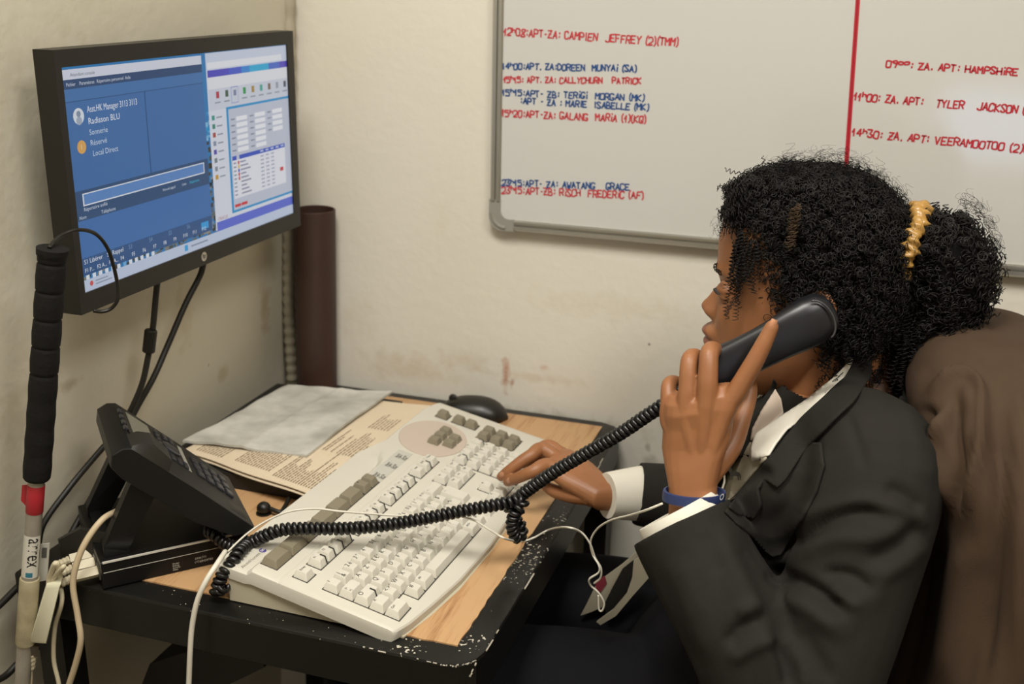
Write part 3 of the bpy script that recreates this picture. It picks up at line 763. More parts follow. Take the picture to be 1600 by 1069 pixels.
o1, fn1 = sheet('paper', c4, zs, .0009, bow, cream, None, None, parent=t1)
c4b = [p + np.array([.006, -.004, 0]) for p in c4]
tag(sheet('lower_sheet', c4b, zs - .004, .0009, lambda u, v: bow(u, v) - .001 * v, cream, None, None)[0], 'cream sheet peeking out from under the printed cream sheet', 'sheet')
f = MB(); q = random.Random(21)
for (ua, ub, va, vb, st) in ((.07, .30, .05, .33, .021), (.36, .62, .06, .36, .019), (.66, .95, .04, .30, .018), (.72, .95, .36, .62, .020), (.80, .95, .66, .86, .022), (.84, .87, .05, .9, .03)):
    u = ua
    while u < ub:
        L_ = va + (vb - va) * q.uniform(.45, 1); v = va
        while v < L_:
            e = min(v + q.uniform(.012, .04), L_)
            P = [fn1(u, v), fn1(u + .0058, v), fn1(u + .0058, e), fn1(u, e)]
            f.add([p_ + np.array([0, 0, .0007]) for p_ in P], [(0, 1, 2, 3)]); v = e + .006
        u += st * (1 if q.random() < .85 else 2)
o = obj('printed_text', f, mat('print_brown', '7d6a4e', .7), t1); o['kind'] = 'stuff'
zg = ZD + .037
g4 = [on(285, 688, 2, zg), on(478, 710, 2, zg), on(612, 611, 2, zg), on(452, 601, 2, zg)]
g4[0][0] = max(g4[0][0], -.024)
for p in g4: p[1] = min(p[1], .05)
def crumple(u, v): return .0022 * math.sin(5.1 * u + 1.7 * v) * math.sin(2.3 * u - 6 * v) + .0010 * math.sin(17 * u + 11 * v) * math.sin(13 * v - 9 * u) + .0011 * math.exp(-((u - .5) / .03) ** 2) + .001 * math.exp(-((v - .45) / .03) ** 2)
tag(sheet('folded_sheet', g4, zg, .0035, crumple, mat('grey_paper', 'c9c7be', .6, noise=(16, .9), col2='99978d', bump=(60, .5, .003)), None, None, 48, 48)[0], 'crumpled grey folded sheet lying on the cream sheets in the corner', 'sheet')

# ------------------------------------------------------------------ mouse
ms = thing('computer_mouse', 'black computer mouse behind the keyboard by the wall', 'mouse', (.345, .0, ZD))
f = MB(); rings = []
mc = np.array([.335, .002]); ma = np.array([math.cos(.12), math.sin(.12)]); mb_ = np.array([-ma[1], ma[0]])
for t in np.linspace(0, 1, 15):
    s = -1 + 2 * t; w_ = .030 * math.sqrt(max(0.0, 1 - abs(s) ** 2.6)) + .001; hh = (.033 * (1 - abs(s * .96 + .04) ** 2.4) ** .6 if abs(s) < .99 else .004) * (.93 + .14 * t)
    ring = []
    for a in np.linspace(0, math.pi, 13): ring.append((*(mc + ma * s * .056 + mb_ * w_ * math.cos(a) * (1 if .2 < a < 2.9 else 1)), ZD + .0025 + max(hh, .004) * math.sin(a) ** .8))
    rings.append(ring)
f.loft(rings, True, True)
obj('shell', f, mat('mouse_black', '15140f', .38), ms, True)
f = MB(); f.sphere((mc[0] - .034 * ma[0], mc[1] - .034 * ma[1], ZD + .0285), (.008, .003, .008), 14, 8); obj('wheel', f, blk2, ms, True)

# ------------------------------------------------------------------ tube standing in the corner, pale conduit beside it
def cylinder_shell(path0, path1, r0, r1, th, n=40):
    m_ = MB(); p0 = np.array(path0); p1 = np.array(path1); a = np.linspace(0, 2 * math.pi, n, endpoint=False)
    C = lambda p, r: [p + (r * math.cos(t), r * math.sin(t), 0) for t in a]
    m_.loft([C(p0, r0 - th), C(p0, r0), C(p1, r1 - .0006), C(p1 + (0, 0, .001), r1 - th / 2), C(p1, r1 - th), C(p0 + (0, 0, .01), r0 - th)], True)
    return m_
tag(obj('cardboard_tube', cylinder_shell((.042, .028, ZD + .001), (.0500, .026, 1.037), .0335, .0345, .0035), mat('brown_tube', '3a251c', .55, noise=(30, .4), col2='2c1b14', bump=(150, .1, .001)), None, 35),
    'tall dark brown open tube standing in the corner behind the papers', 'tube')
f = MB(); pth = smoothpath([(-.016, .048, ZD), (-.016, .046, .82), (-.013, .045, .92), (-.006, .043, 1.02), (-.003, .045, 1.10), (.004, .044, 1.2), (.010, .046, 1.4), (.02, .046, 1.7)], 26)
rr = .0095 + .0012 * np.sin(np.arange(len(pth)) * 1.3)
f.tube(pth, rr, 12); tag(obj('conduit', f, mat('pale_conduit', 'a39a86', .6), None, True), 'pale ribbed cable conduit running up the corner beside the brown tube', 'conduit')

# ------------------------------------------------------------------ flat black box under the phone
bx = np.array([.12, -.6375]); bu = np.array([.68, .733]); bu /= np.linalg.norm(bu); bv = np.array([-bu[1], bu[0]]) ; 
if bv[1] < 0: bv = -bv
def BXP(a, b, z): return np.array([*(bx + bu * a + bv * b), z])
BL, BD, BH = .168, .160, .0355
pc = thing('small_computer', 'flat black small desktop computer under the desk phone', 'computer', tuple(np.round(BXP(.1, .08, ZD), 3)))
f = MB(); f.loft([[BXP(a, b, z) for a, b in ((k, k), (BL - k, k), (BL - k, BD - k), (k, BD - k))] for k, z in ((.001, ZD + .0015), (0, ZD + .003), (0, ZD + BH - .001), (.001, ZD + BH))])
obj('case', f, mat('case_black', '0c0b0a', .45, spec=.3), pc)
f = MB(); f.box((.002, -.0008, BH - .0016), (BL, .0012, BH + .0004), frame=lambda p: BXP(p[0], p[1], ZD + p[2]))
f.box((.002, -.0006, BH - .0135), (BL, .0002, BH - .0131), frame=lambda p: BXP(p[0], p[1], ZD + p[2]))
obj('trim_line', f, mat('trim_silver', 'dcd8cc', .35, metal=.3), pc)
f = MB(); b3 = np.array([*bu, 0])
for i, s in enumerate(('Model', 'Rating', 'Service', 'Date')): put_text(f, s, BXP(.078, -.0009, ZD + .0135 - .0026 * i), b3, (0, 0, 1), .0030)
put_text(f, 'S93K771', BXP(.104, -.0009, ZD + .0135), b3, (0, 0, 1), .0038); put_text(f, '17768424783', BXP(.103, -.0009, ZD + .0088), b3, (0, 0, 1), .0040)
obj('printed_text', f, mat('print_white', 'b8b4a8', .6), pc)['kind'] = 'stuff'
f = MB(); f.box((.136, -.0008, .0065), (.153, .0002, .0185), frame=lambda p: BXP(p[0], p[1], ZD + p[2])); obj('sticker', f, mat('sticker_tan', '9a8a76', .5), pc)
f = MB(); f.box((.157, -.0008, .0065), (.1585, .0002, .0185), frame=lambda p: BXP(p[0], p[1], ZD + p[2])); obj('slot', f, mat('trim_silver', 'b', .3), pc)
f = MB()
for i in range(3): f.box((-.0012, .012 + .022 * i, .008), (.001, .026 + .022 * i, .024), frame=lambda p: BXP(p[0], p[1], ZD + p[2]))
obj('port', f, mat('port_metal', '9d9a92', .3, metal=.8), pc)
# ------------------------------------------------------------------ desk phone
ph = thing('desk_phone', 'black office desk phone tilted on its stand on the flat computer', 'phone', (.17, -.53, ZD + BH))
PNB = np.array([.259, -.537, .7845]); PWD = np.array([-.68917, .7246, 0]); PLD = np.array([-.52349, -.49789, .69143]); PND = np.cross(PLD, PWD); PND = PND if PND[2] > 0 else -PND
def PH(w_, l_, h=0): return PNB + PWD * w_ + PLD * l_ + PND * h
W_, L_ = .148, .182
f = MB()
prof = [(-.004, .002), (-.002, .007), (.004, .0), (.5 * L_, 0), (L_ - .008, .001), (L_, -.004), (L_ + .005, -.014), (L_ + .003, -.027), (L_ - .015, -.034), (.4 * L_, -.032), (.1, -.030), (.012, -.018), (-.002, -.006)]
prof = [(0, 0), (.5 * L_, .001), (L_ - .006, 0), (L_ + .002, -.006), (L_ + .006, -.018), (L_ - .002, -.030), (L_ - .02, -.034), (.06, -.032), (.012, -.022), (-.001, -.008)]
ws = [(-.0, .0035), (.0015, .001), (.004, 0), (W_ - .004, 0), (W_ - .0015, .001), (W_, .0035)]
ctr = np.mean(np.array(prof), axis=0)
f.loft([[PH(w_, l_ + (ctr[0] - l_) * k * 4, h + (ctr[1] - h) * k * 12) for l_, h in prof] for w_, k in ws])
phm = mat('phone_black', '0e0e0d', .45, spec=.4, bump=(500, .06, .0005))
obj('body', f, phm, ph, 35)
# handset side: raised rest with two hooks along the near edge
f = MB()
f.loft([[PH(w_, l_, h) for w_, l_, h in ((.0, l0, -.001), (.044, l0, -.001), (.040, l0, hh), (.004, l0, hh))] for l0, hh in ((.126, .003), (.130, .012), (.158, .016), (.170, .010), (.176, .002))])
obj('handset_rest', f, blk2, ph, 30)
f = MB(); f.loft([[PH(w_, l_, h) for w_, l_, h in ((.008, l0, -.001), (.040, l0, -.001), (.036, l0, hh), (.012, l0, hh))] for l0, hh in ((.006, .0005), (.014, .002), (.032, .0015), (.04, .0002))]); obj('mouthpiece_rest', f, blk2, ph, 30)
f = MB(); f.box((.052, .128, .0), (.134, .172, .0018), frame=lambda p: PH(*p)); obj('display_frame', f, blk, ph)
f = MB(); f.box((.060, .134, .0019), (.126, .166, .0024), frame=lambda p: PH(*p)); obj('display', f, mat('lcd_grey', '6a6a5e', .25), ph)
pk = mat('phone_key', '26262a', .3, spec=.6)
def pkey(w_, l_, a, b, name='key'):
    m_ = MB(); m_.loft([[PH(w_ + s * a * k, l_ + t * b * k, h) for s, t in ((-1, -1), (1, -1), (1, 1), (-1, 1))] for k, h in ((1, 0), (1, .0022), (.8, .0034))]); return obj(name, m_, pk, ph)
for i in range(4):
    for j in range(3): pkey(.068 + .021 * j, .022 + .0145 * i, .008, .0052)
for i in range(6): pkey(.062 + .0125 * i, .122, .0045, .0025, 'soft_key')
for i in range(4): pkey(.060 + .018 * i, .176, .005, .002, 'soft_key')
for (w_, l_) in ((.064, .108), (.064, .098), (.064, .089), (.126, .108), (.126, .098)): pkey(w_, l_, .008, .003, 'function_key')
f = MB(); f.loft([[PH(.095 + a * math.cos(t), .104 + a * math.sin(t), h) for t in np.linspace(0, 2 * math.pi, 18, endpoint=False)] for a, h in ((.0135, 0), (.0135, .003), (.011, .004))]); obj('navigation_key', f, pk, ph, 30)
f = MB(); f.box((.056, .081, .0), (.132, .087, .0012), frame=lambda p: PH(*p)); obj('name_strip', f, mat('strip_grey', '8f8d84', .4), ph)
# stand: two legs and a foot bar
zt = ZD + BH
for w_ in (.006, W_ - .024):
    f = MB(); A = PH(w_, .150, -.030); A2 = PH(w_, .118, -.030); dn = A + PWD * 0
    foot = BXP(.006, .010 + (w_ - .006) * .93, zt + .0005)
    bb = np.array([*bu, 0])
    f.loft([[A, A + PWD * .018, A2 + PWD * .018, A2], [foot + (0, 0, .012), foot + PWD * .018 + (0, 0, .012), foot + PWD * .018 + bb * .026 + (0, 0, .002), foot + bb * .026 + (0, 0, .002)],
            [foot, foot + PWD * .018, foot + PWD * .018 + bb * .028, foot + bb * .028]]); obj('stand_leg', f, phm, ph)
f = MB(); p0 = BXP(.008, .012, zt + .0005); p1 = BXP(.008, .012 + (W_ - .03) * .93 + .02, zt + .0005); bb = np.array([*bu, 0])
f.prism([p0, p0 + bb * .012, p1 + bb * .012, p1], (0, 0, 1), .006); obj('stand_foot', f, phm, ph)

# ------------------------------------------------------------------ pole leaning by the left wall
pole = thing('pole', 'metal pole with black wrapped grip, red tape and a cream taped section', 'pole', (-.03, -.675, 0))
PT = np.array([.108, -.642, 1.131]); 
PB = on(35, 1069, 1, -.672); pd = (PT - PB) / np.linalg.norm(PT - PB)
def PP(px_y):   # point on the pole axis whose image row is px_y
    lo, hi = -.6, 1.2
    for _ in range(50):
        mdl = (lo + hi) / 2; p = PB + (PT - PB) * mdl; v = RM @ (p - CAM); y = 534.5 - FPX * v[1] / v[2]
        if y > px_y: lo = mdl
        else: hi = mdl
    return PB + (PT - PB) * lo
def seg(y0, y1, r, n=20, mt=None, name='tube', sm=30):
    m_ = MB(); a, b = PP(y0), PP(y1); m_.tube([a, a + (b - a) * .02, a + (b - a) * .98, b], [r * .96, r, r, r * .96], n); return obj(name, m_, mt, pole, sm)
t_floor = PB + pd * (-(PB[2] - .002) / pd[2])
m_ = MB(); m_.tube([t_floor, PP(735)], .0088, 20); obj('shaft', m_, mat('worn_aluminium', 'a8a296', .42, metal=.45, noise=(40, .5), col2='857e70'), pole, 30)
m_ = MB(); gp_ = []; gr = []
A, B = PP(748), PP(388)
for k in range(121):
    t = k / 120; fr = (t * 8.5) % 1; gp_.append(A + (B - A) * t); gr.append(.0142 + .0008 * (1 - abs(2 * fr - 1)) - (.0012 if fr < .04 else 0) + (.001 if t > .97 else 0))
m_.tube(gp_, gr, 22); obj('grip', m_, mat('rubber_black', '100f0d', .8, spec=.25, bump=(220, .4, .0015)), pole, 40)
seg(800, 757, .0093, mt=mat('red_tape', 'a3202a', .5), name='red_tape')
m_ = MB(); a = PP(797); b = PP(758); s_ = np.array([-1, -.1, 0.]); m_.prism([a + s_ * .006, a + s_ * .010 + pd * .004, a + s_ * .0165 + pd * .010, b + s_ * .0165 - pd * .002, b + s_ * .006], (0, -1, .0), .0012); obj('red_tape', m_, MATS['red_tape'], pole)
seg(1005, 903, .0108, mt=mat('cream_tape', 'a99f80', .7, noise=(60, .8), col2='8d8266'), name='cream_tape')
# paper label around the shaft with its word running down it
m_ = MB(); a = PP(898); b = PP(833); ax = (b - a) / np.linalg.norm(b - a); e1 = np.array([0, -1., 0]) - ax * (ax @ np.array([0, -1., 0])); e1 /= np.linalg.norm(e1); e2 = np.cross(ax, e1)
arc = np.linspace(-1.25, 1.25, 13); e2 = e2 if e2[0] > 0 else -e2
rotc = .45
m_.add([p + .0092 * (e1 * math.cos(t + rotc) + e2 * math.sin(t + rotc)) for p in (a, b) for t in arc], [(i, i + 1, i + 14, i + 13) for i in range(12)])
obj('paper_label', m_, mat('label_white', 'c9c6ba', .5), pole, 30)
m_ = MB(); V, F = text_poly('arrex'); ln = np.linalg.norm(b - a) * .70; V = V.copy(); sc_ = ln / V[:, 0].max()
P = [b - ax * (.002 + x * sc_) + .0095 * (e1 * math.cos(rotc - .2 + y * sc_ * 1.35 / .0095) + e2 * math.sin(rotc - .2 + y * sc_ * 1.35 / .0095)) for x, y, _ in V]
m_.add(P, F, 0); 
p0 = a + ax * .0015; m_.add([p + .0094 * (e1 * math.cos(t + rotc) + e2 * math.sin(t + rotc)) for p in (p0, p0 + ax * .006) for t in (-.3, .1, .5)], [(0, 1, 4, 3), (1, 2, 5, 4)], 1)
obj('printed_text', m_, [mat('print_black', '1c1b1a', .5), mat('print_teal', '2f6f80', .5)], pole)
# wrist cord looping from the grip over the monitor's corner
xo = .112
lp = [PP(392) + (0, -.004, .004), on(84, 378, 0, .105), on(100, 366, 0, .106), on(125, 359, 0, xo), on(150, 366, 0, xo), on(168, 388, 0, xo), on(178, 418, 0, xo), on(184, 448, 0, xo), on(184, 468, 0, xo), on(174, 482, 0, .105), on(160, 487, 0, .098), on(146, 486, 0, .092)]
m_ = MB(); m_.tube(smoothpath(lp, 8), .0021, 8); obj('wrist_cord', m_, blk, pole, True)

# ------------------------------------------------------------------ cables
def cable(name, pts, r, mt, label, n=8, cat='cable', parent=None):
    m_ = MB(); m_.tube(smoothpath(pts, 10), r, n); o = obj(name, m_, mt, parent, True)
    if label: tag(o, label, cat)
    return o
rub = mat('cable_black', '17150f', .5); wht = mat('cable_cream', 'c2b89c', .5); wht2 = mat('cable_white', 'd4cfc0', .45)
X = lambda px, py, x: on(px, py, 0, x)
tc1 = thing('monitor_cable', 'black monitor cable with a ferrite bead hanging down the left wall', 'cable', (.03, -.35, .8))
cable('wire', [X(246, 440, .05), X(243, 470, .045), X(238, 520, .04), X(231, 560, .035), X(222, 600, .03), X(205, 640, .02), X(188, 668, .008), X(150, 712, .0), X(110, 760, -.005), X(70, 815, -.015), X(60, 850, -.02), X(55, 890, -.02)], .0040, rub, None, parent=tc1)
m_ = MB(); a, b = X(236, 515, .041), X(232, 551, .037); m_.tube([a, a + (b - a) * .06, a + (b - a) * .94, b], [.0065, .0082, .0082, .0065], 16); obj('ferrite_bead', m_, blk, tc1, 40)
cable('power_cable', [X(318, 412, .055), X(312, 432, .05), X(290, 475, .04), X(262, 540, .03), X(240, 590, .024), X(215, 635, .012), X(196, 672, .005), X(178, 712, .0), X(150, 765, -.002), X(118, 822, -.006), X(92, 868, -.01), X(60, 908, -.015)], .0042, rub, 'black power cable hanging from the monitor beside its maker badge')
cable('power_cable', [X(-20, 962, -.02), X(0, 945, -.02), X(30, 915, -.02), X(58, 885, -.018), X(75, 860, -.012)], .0042, rub, 'black cable running down the left wall behind the pole')
cable('power_cable', [X(-10, 1066, -.022), X(10, 1055, -.022), X(30, 1035, -.02), X(60, 1010, -.018), X(100, 985, -.015)], .0042, rub, 'lowest black cable at the bottom left behind the pole')
Yc = lambda px, py, y: on(px, py, 1, y)
cable('network_cable', [Yc(200, 790, -.59), Yc(184, 798, -.60), Yc(160, 812, -.625), Yc(135, 845, -.645), Yc(120, 880, -.655), Yc(114, 915, -.66), Yc(121, 960, -.662), Yc(126, 1000, -.665), Yc(119, 1035, -.665), Yc(108, 1070, -.665), Yc(96, 1110, -.665)], .0036, mat('cable_tan', 'bba98a', .5), 'thick cream cable arching from under the phone past the desk edge')
cable('network_cable', [Yc(352, 862, -.60), Yc(340, 880, -.63), Yc(322, 908, -.648), Yc(308, 940, -.655), Yc(300, 980, -.658), Yc(297, 1020, -.66), Yc(295, 1069, -.66), Yc(292, 1110, -.66)], .0030, wht2, 'white cable hanging over the front desk edge beside the keyboard')
# network plugs in the back of the small computer, with leads to the white adapter
ad = thing('network_adapter', 'white oblong network adapter hanging by the pole', 'adapter', (.06, -.66, .62))
ya = -.672
qd = [Yc(72, 916, ya), Yc(95, 913, ya), Yc(72, 1008, ya), Yc(45, 1006, ya)]
back = [p + np.array([-.012, .018, .0]) for p in qd]
f = MB()
mid = [(qd[i] + back[i]) / 2 for i in range(4)]; cen = sum(mid) / 4
def shrink(P, k): c_ = sum(P) / 4; return [c_ + (p - c_) * k for p in P]
f.loft([shrink(qd, .90), shrink([q_ + (b_ - q_) * .08 for q_, b_ in zip(qd, back)], .98), [q_ + (b_ - q_) * .2 for q_, b_ in zip(qd, back)], [q_ + (b_ - q_) * .9 for q_, b_ in zip(qd, back)], shrink(back, .94)])
obj('case', f, mat('adapter_white', 'd2cfb6', .4), ad, 40)
f = MB(); f.tube([Yc(53, 1006, ya + .008), Yc(50, 1022, ya + .008)], .0075, 4); obj('socket', f, mat('port_brown', '4a4034', .5), ad)
f = MB(); a = Yc(50, 1018, ya + .008); b = Yc(46, 1045, ya + .008)
f.tube([a + (b - a) * t for t in np.linspace(0, 1, 13)], [.0062 if k % 3 else .0052 for k in range(13)], 10); obj('plug', f, wht, ad, 30)
cable('lead', [Yc(47, 1040, ya + .008), Yc(46, 1069, ya + .008), Yc(44, 1110, ya + .008)], .0036, wht, None, parent=ad)
pu = [BXP(-.001, .019 + .022 * i, ZD + .016) for i in range(3)]
for i, (py_, yy, lab) in enumerate((((128, 862), -.655, 'upper cream network plug in the back of the small computer'), ((130, 876), -.65, 'lower cream network plug with a thin lead'), ((118, 905), -.645, 'cream cable plug nearest the desk edge'))):
    t = thing('network_plug', lab, 'plug', tuple(np.round(pu[i], 3)))
    out = -np.array([*bu, 0]); 
    f = MB(); a = pu[i] + out * .0005; b = a + out * .024 + np.array([0, 0, -.001]); f.tube([a, a + (b - a) * .05, b], [.0068, .0075, .0068], 4); obj('plug', f, wht, t)
    f = MB(); c_ = b + out * .016 + np.array([0, -.0, -.004]); f.tube([b + (c_ - b) * k for k in np.linspace(0, 1, 9)], [.0052 if k % 2 else .0042 for k in range(9)], 10); obj('strain_relief', f, wht, t, 30)
    if i == 0: P = [c_, Yc(88, 880, -.668), Yc(78, 902, -.664), Yc(76, 918, ya + .008)]
    elif i == 1: P = [c_, Yc(100, 885, -.668), Yc(84, 903, -.664), Yc(80, 918, ya + .008)]
    else: P = [c_, Yc(97, 935, -.66), Yc(86, 980, -.655), Yc(84, 1030, -.655), Yc(92, 1069, -.655), Yc(96, 1110, -.655)]
    cable('lead', P, .0026 if i else .0032, wht, None, parent=t)
f = MB(); pq = [X(76, 852, -.0), X(59, 906, -.0), X(72, 912, -.0), X(79, 880, .0)]
f.prism([Yc(60, 851, -.650), Yc(77, 849, -.650), Yc(73, 907, -.650), Yc(56, 910, -.650)], (0, 1, 0), .0012)
for k_ in range(9): f.prism([Yc(66 + .9 * k_, 856, -.6502), Yc(66.4 + .9 * k_, 856, -.6502), Yc(65.4 + .9 * k_, 872, -.6502), Yc(65 + .9 * k_, 872, -.6502)], (0, -1, 0), .0002, 1)
tag(obj('barcode_tag', f, [MATS['label_white'], mat('print_black', '1c1b1a', .5)], None), 'small white barcode tag hanging among the cables behind the pole', 'tag')
f = MB(); f.loft([[Yc(30 + a, 842 + b, -.58) for a, b in ((60, 0), (95, -20), (140, -10), (150, 30), (120, 55), (70, 45))], [Yc(30 + a, 842 + b, -.60) for a, b in ((62, 2), (95, -15), (135, -7), (146, 30), (118, 50), (72, 40))]])
tag(obj('power_brick', f, blk2, None), 'black power brick among the cables behind the computer', 'adapter')
# black bag and bracket under the desk
f = MB(); f.loft([[(.06 + .02 * s, -.52, z) for s, z in ((0, .50), (1, .545), (6, .60), (9, .615), (9.5, .58), (6, .53), (3, .47), (0, .45))], [(.06 + .02 * s, -.40, z) for s, z in ((0, .50), (1, .545), (6, .60), (9, .615), (9.5, .58), (6, .53), (3, .47), (0, .45))]])
o = obj('under_bracket', f, mat('bracket_black', '12110e', .6), desk)
# small black round connector on the wood between phone and keyboard
cp = thing('cable_connector', 'small round black connector on the wood between the phone and papers', 'connector', (.185, -.4, ZD))
f = MB(); c_ = on(412, 794, 2, ZD + .0095); f.sphere(c_, (.0092, .0092, .0085), 18, 12); f.tube([c_ + (0, 0, -.0062), c_ + (0, 0, -.0084)], [.0102, .0102], 18); obj('housing', f, blk, cp, 40)
cable('lead', [on(422, 795, 2, ZD + .0105), on(438, 800, 2, ZD + .009), on(446, 790, 2, ZD + .009), on(452, 778, 2, ZD + .012)], .003, rub, None, parent=cp)
# ------------------------------------------------------------------ the person
YM = -.30                                  # mid plane of head and trunk; she faces the left wall (-X)
def rings_x(rows, n=28, y0=YM, ex=2.2):
    """horizontal slices: rows of (z, x_front, x_back, half_width[, x_widest 0..1])"""
    out = []
    for row in rows:
        z, xf, xb, w_ = row[:4]; k = row[4] if len(row) > 4 else .5
        xm = xf + (xb - xf) * k; R_ = []
        for t in np.linspace(0, 2 * math.pi, n, endpoint=False):
            c, s = math.cos(t), math.sin(t)
            cc = np.sign(c) * abs(c) ** (2 / ex); ss = np.sign(s) * abs(s) ** (2 / ex)
            R_.append((xm - cc * ((xm - xf) if c > 0 else (xb - xm)), y0 + w_ * ss, z))
        out.append(R_)
    return out
def slices_interp(tab, zs_):
    tab = np.array(tab)
    # smooth (cubic-like) interpolation through the table
    out = []
    P = smoothpath(tab, 8)
    o = np.argsort(P[:, 0]); P = P[o]
    return [tuple([z] + [np.interp(z, P[:, 0], P[:, i]) for i in range(1, P.shape[1])]) for z in zs_]
skull = [(.948, .778, .835, .022, .5), (.955, .760, .848, .036, .52), (.965, .749, .858, .045, .56), (.975, .744, .866, .051, .58), (.99, .742, .876, .057, .60), (1.005, .741, .885, .061, .60), (1.03, .741, .905, .0650, .58), (1.05, .742, .922, .068, .55),
         (1.07, .743, .932, .070, .53), (1.09, .741, .938, .072, .53), (1.11, .739, .940, .074, .53), (1.13, .7395, .939, .0745, .53), (1.15, .746, .932, .072, .53), (1.168, .760, .917, .064, .53), (1.183, .783, .895, .050, .53), (1.193, .812, .868, .028, .53)]
zz = np.concatenate([np.linspace(.948, 1.10, 110), np.linspace(1.103, 1.193, 34)])
HR = np.array(rings_x(slices_interp(skull, zz), 120, ex=2.25))
def gb(v, c, s): return np.exp(-((v - c) / s) ** 2)
def sculpt(P):
    x, y, z = P[..., 0], P[..., 1] - YM, P[..., 2]
    front = np.clip((.80 - x) / .03, 0, 1)
    ay = np.abs(y); d = np.zeros_like(x)
    nz_ = np.array([(1.082, 0), (1.072, .0008), (1.063, .0055), (1.053, .0110), (1.046, .0165), (1.042, .0180), (1.038, .0160), (1.034, .010), (1.030, .0040), (1.026, 0)])[::-1]
    amp = np.interp(z, nz_[:, 0], nz_[:, 1]); wd = np.interp(z, [1.03, 1.042, 1.055, 1.08], [.012, .0115, .0085, .006])
    d += amp * np.exp(-(np.abs(y) / wd) ** 2.2)
    d += .0075 * gb(ay, .0135, .0065) * gb(z, 1.0365, .0070)                       # wings of the nose
    d -= .0022 * gb(ay, .0205, .004) * gb(z, 1.036, .010)
    lipw = np.clip(1 - (ay / .030) ** 2, 0, 1) ** .7
    d += .0135 * lipw * gb(z, 1.0140, .0072) + .0112 * lipw * gb(z, 1.0000, .0070)
    d -= .0055 * np.clip(1 - (ay / .028) ** 2, 0, 1) * gb(z, 1.0072, .0017)         # line of the mouth
    d -= .0012 * gb(y, 0, .0035) * gb(z, 1.024, .006)
    d -= .0030 * gb(z, .9875, .006) * gb(y, 0, .022)
    d += .0045 * gb(z, .969, .010) * gb(y, 0, .016)                                 # chin
    d += .0045 * gb(z, 1.092, .007) * gb(ay, .026, .019)                            # brows
    d -= .0100 * gb(ay, .031, .014) * gb(z, 1.0715, .010)                           # eye sockets
    d -= .0035 * gb(z, 1.073, .006) * gb(y, 0, .008)
    d += .0050 * gb(ay, .044, .018) * gb(z, 1.040, .018)                            # cheeks
    Q = P.copy(); Q[..., 0] -= d * front
    return Q
HR = sculpt(HR)
hb = MB(); hb.loft([r for r in HR])
# eyelids as soft bulges over the eyeballs
for s in (-1, 1): hb.sphere((.7575, YM + s * .031, 1.0725), (.0135, .0150, .0100), 18, 12); hb.sphere((.7590, YM + s * .031, 1.0655), (.0130, .0145, .0080), 18, 12)
# ears
for s in (-1, 1):
    ce = np.array([.855, YM + s * .070, 1.062])
    ear = smoothpath([ce + (-.006, 0, -.026), ce + (.006, s * .006, -.022), ce + (.016, s * .011, -.004), ce + (.018, s * .013, .014), ce + (.010, s * .011, .027), ce + (-.004, s * .007, .026), ce + (-.010, s * .002, .012)], 5)
    hb.tube(ear, .0042, 8); hb.sphere(ce + (.003, s * .003, 0), (.015, .006, .025), 12, 8)
# neck
neck = [(.905, .800, .935, .072, .5), (.925, .808, .925, .060, .5), (.945, .815, .922, .055, .5), (.97, .818, .925, .053, .5), (1.0, .820, .930, .054, .5), (1.03, .825, .930, .054, .5)]
hb.loft(rings_x(slices_interp(neck, np.linspace(.905, 1.03, 14)), 32))
head_me = remeshed(hb, .0016, 3)
skin = mat('skin_brown', '92623f', .46, spec=.4, noise=(28, .35), col2='774b30', bump=(420, .12, .0006), sss=.08)

# ---- hands: every finger a tapering chain of its own, rooted in the palm
def chain(mb_, pts, rad, n=12):
    P = np.array(pts, float); L = len(P); path = []; rr = []
    Q = smoothpath(P, 7); tt = np.linspace(0, L - 1, len(Q))
    R_ = np.interp(tt, range(L), rad)
    # round the fingertip
    e = Q[-1] - Q[-3]; e = e / np.linalg.norm(e)
    tip = [Q[-1] + e * R_[-1] * k for k in (.45, .75, .92)]; tr = [R_[-1] * k for k in (.88, .62, .34)]
    mb_.tube(np.concatenate([Q, tip]), np.concatenate([R_, tr]), n)
def bulge(mb_, p, r): mb_.sphere(p, r, 14, 10)
Yp = lambda px, py, y: on(px, py, 1, y)
# left hand, lifted to the ear, back of the hand to the camera
lh = MB()
Lw = [Yp(1047, 790, -.497), Yp(1119, 786, -.497)]
wl = (Lw[0] + Lw[1]) / 2
mcpI, mcpM, mcpR, mcpP = Yp(1134, 640, -.478), Yp(1104, 634, -.482), Yp(1073, 646, -.480), Yp(1047, 662, -.472)
chain(lh, [wl + (.012, .006, .045), mcpI, Yp(1151, 612, -.474), Yp(1176, 570, -.470), Yp(1193, 538, -.466), Yp(1206, 511, -.462)], [.0065, .0112, .0107, .0098, .0087, .0072])
chain(lh, [wl + (.004, .006, .045), mcpM, Yp(1106, 590, -.477), Yp(1109, 551, -.463), Yp(1119, 549, -.438), Yp(1128, 562, -.420)], [.0065, .0112, .0106, .0100, .0088, .0072])
chain(lh, [wl + (-.003, .006, .045), mcpR, Yp(1075, 606, -.474), Yp(1078, 562, -.460), Yp(1091, 559, -.436), Yp(1102, 572, -.420)], [.0065, .0110, .0101, .0095, .0083, .0068])
chain(lh, [wl + (-.010, .006, .045), mcpP, Yp(1045, 630, -.466), Yp(1046, 601, -.452), Yp(1058, 598, -.434), Yp(1068, 606, -.422)], [.0065, .0102, .0091, .0084, .0072, .0060])
# thumb on the far side of the handset
chain(lh, [wl + (.010, .010, .025), Yp(1140, 700, -.455), Yp(1158, 655, -.437), Yp(1170, 618, -.420), Yp(1172, 592, -.408)], [.0125, .0125, .0105, .0090, .0075])
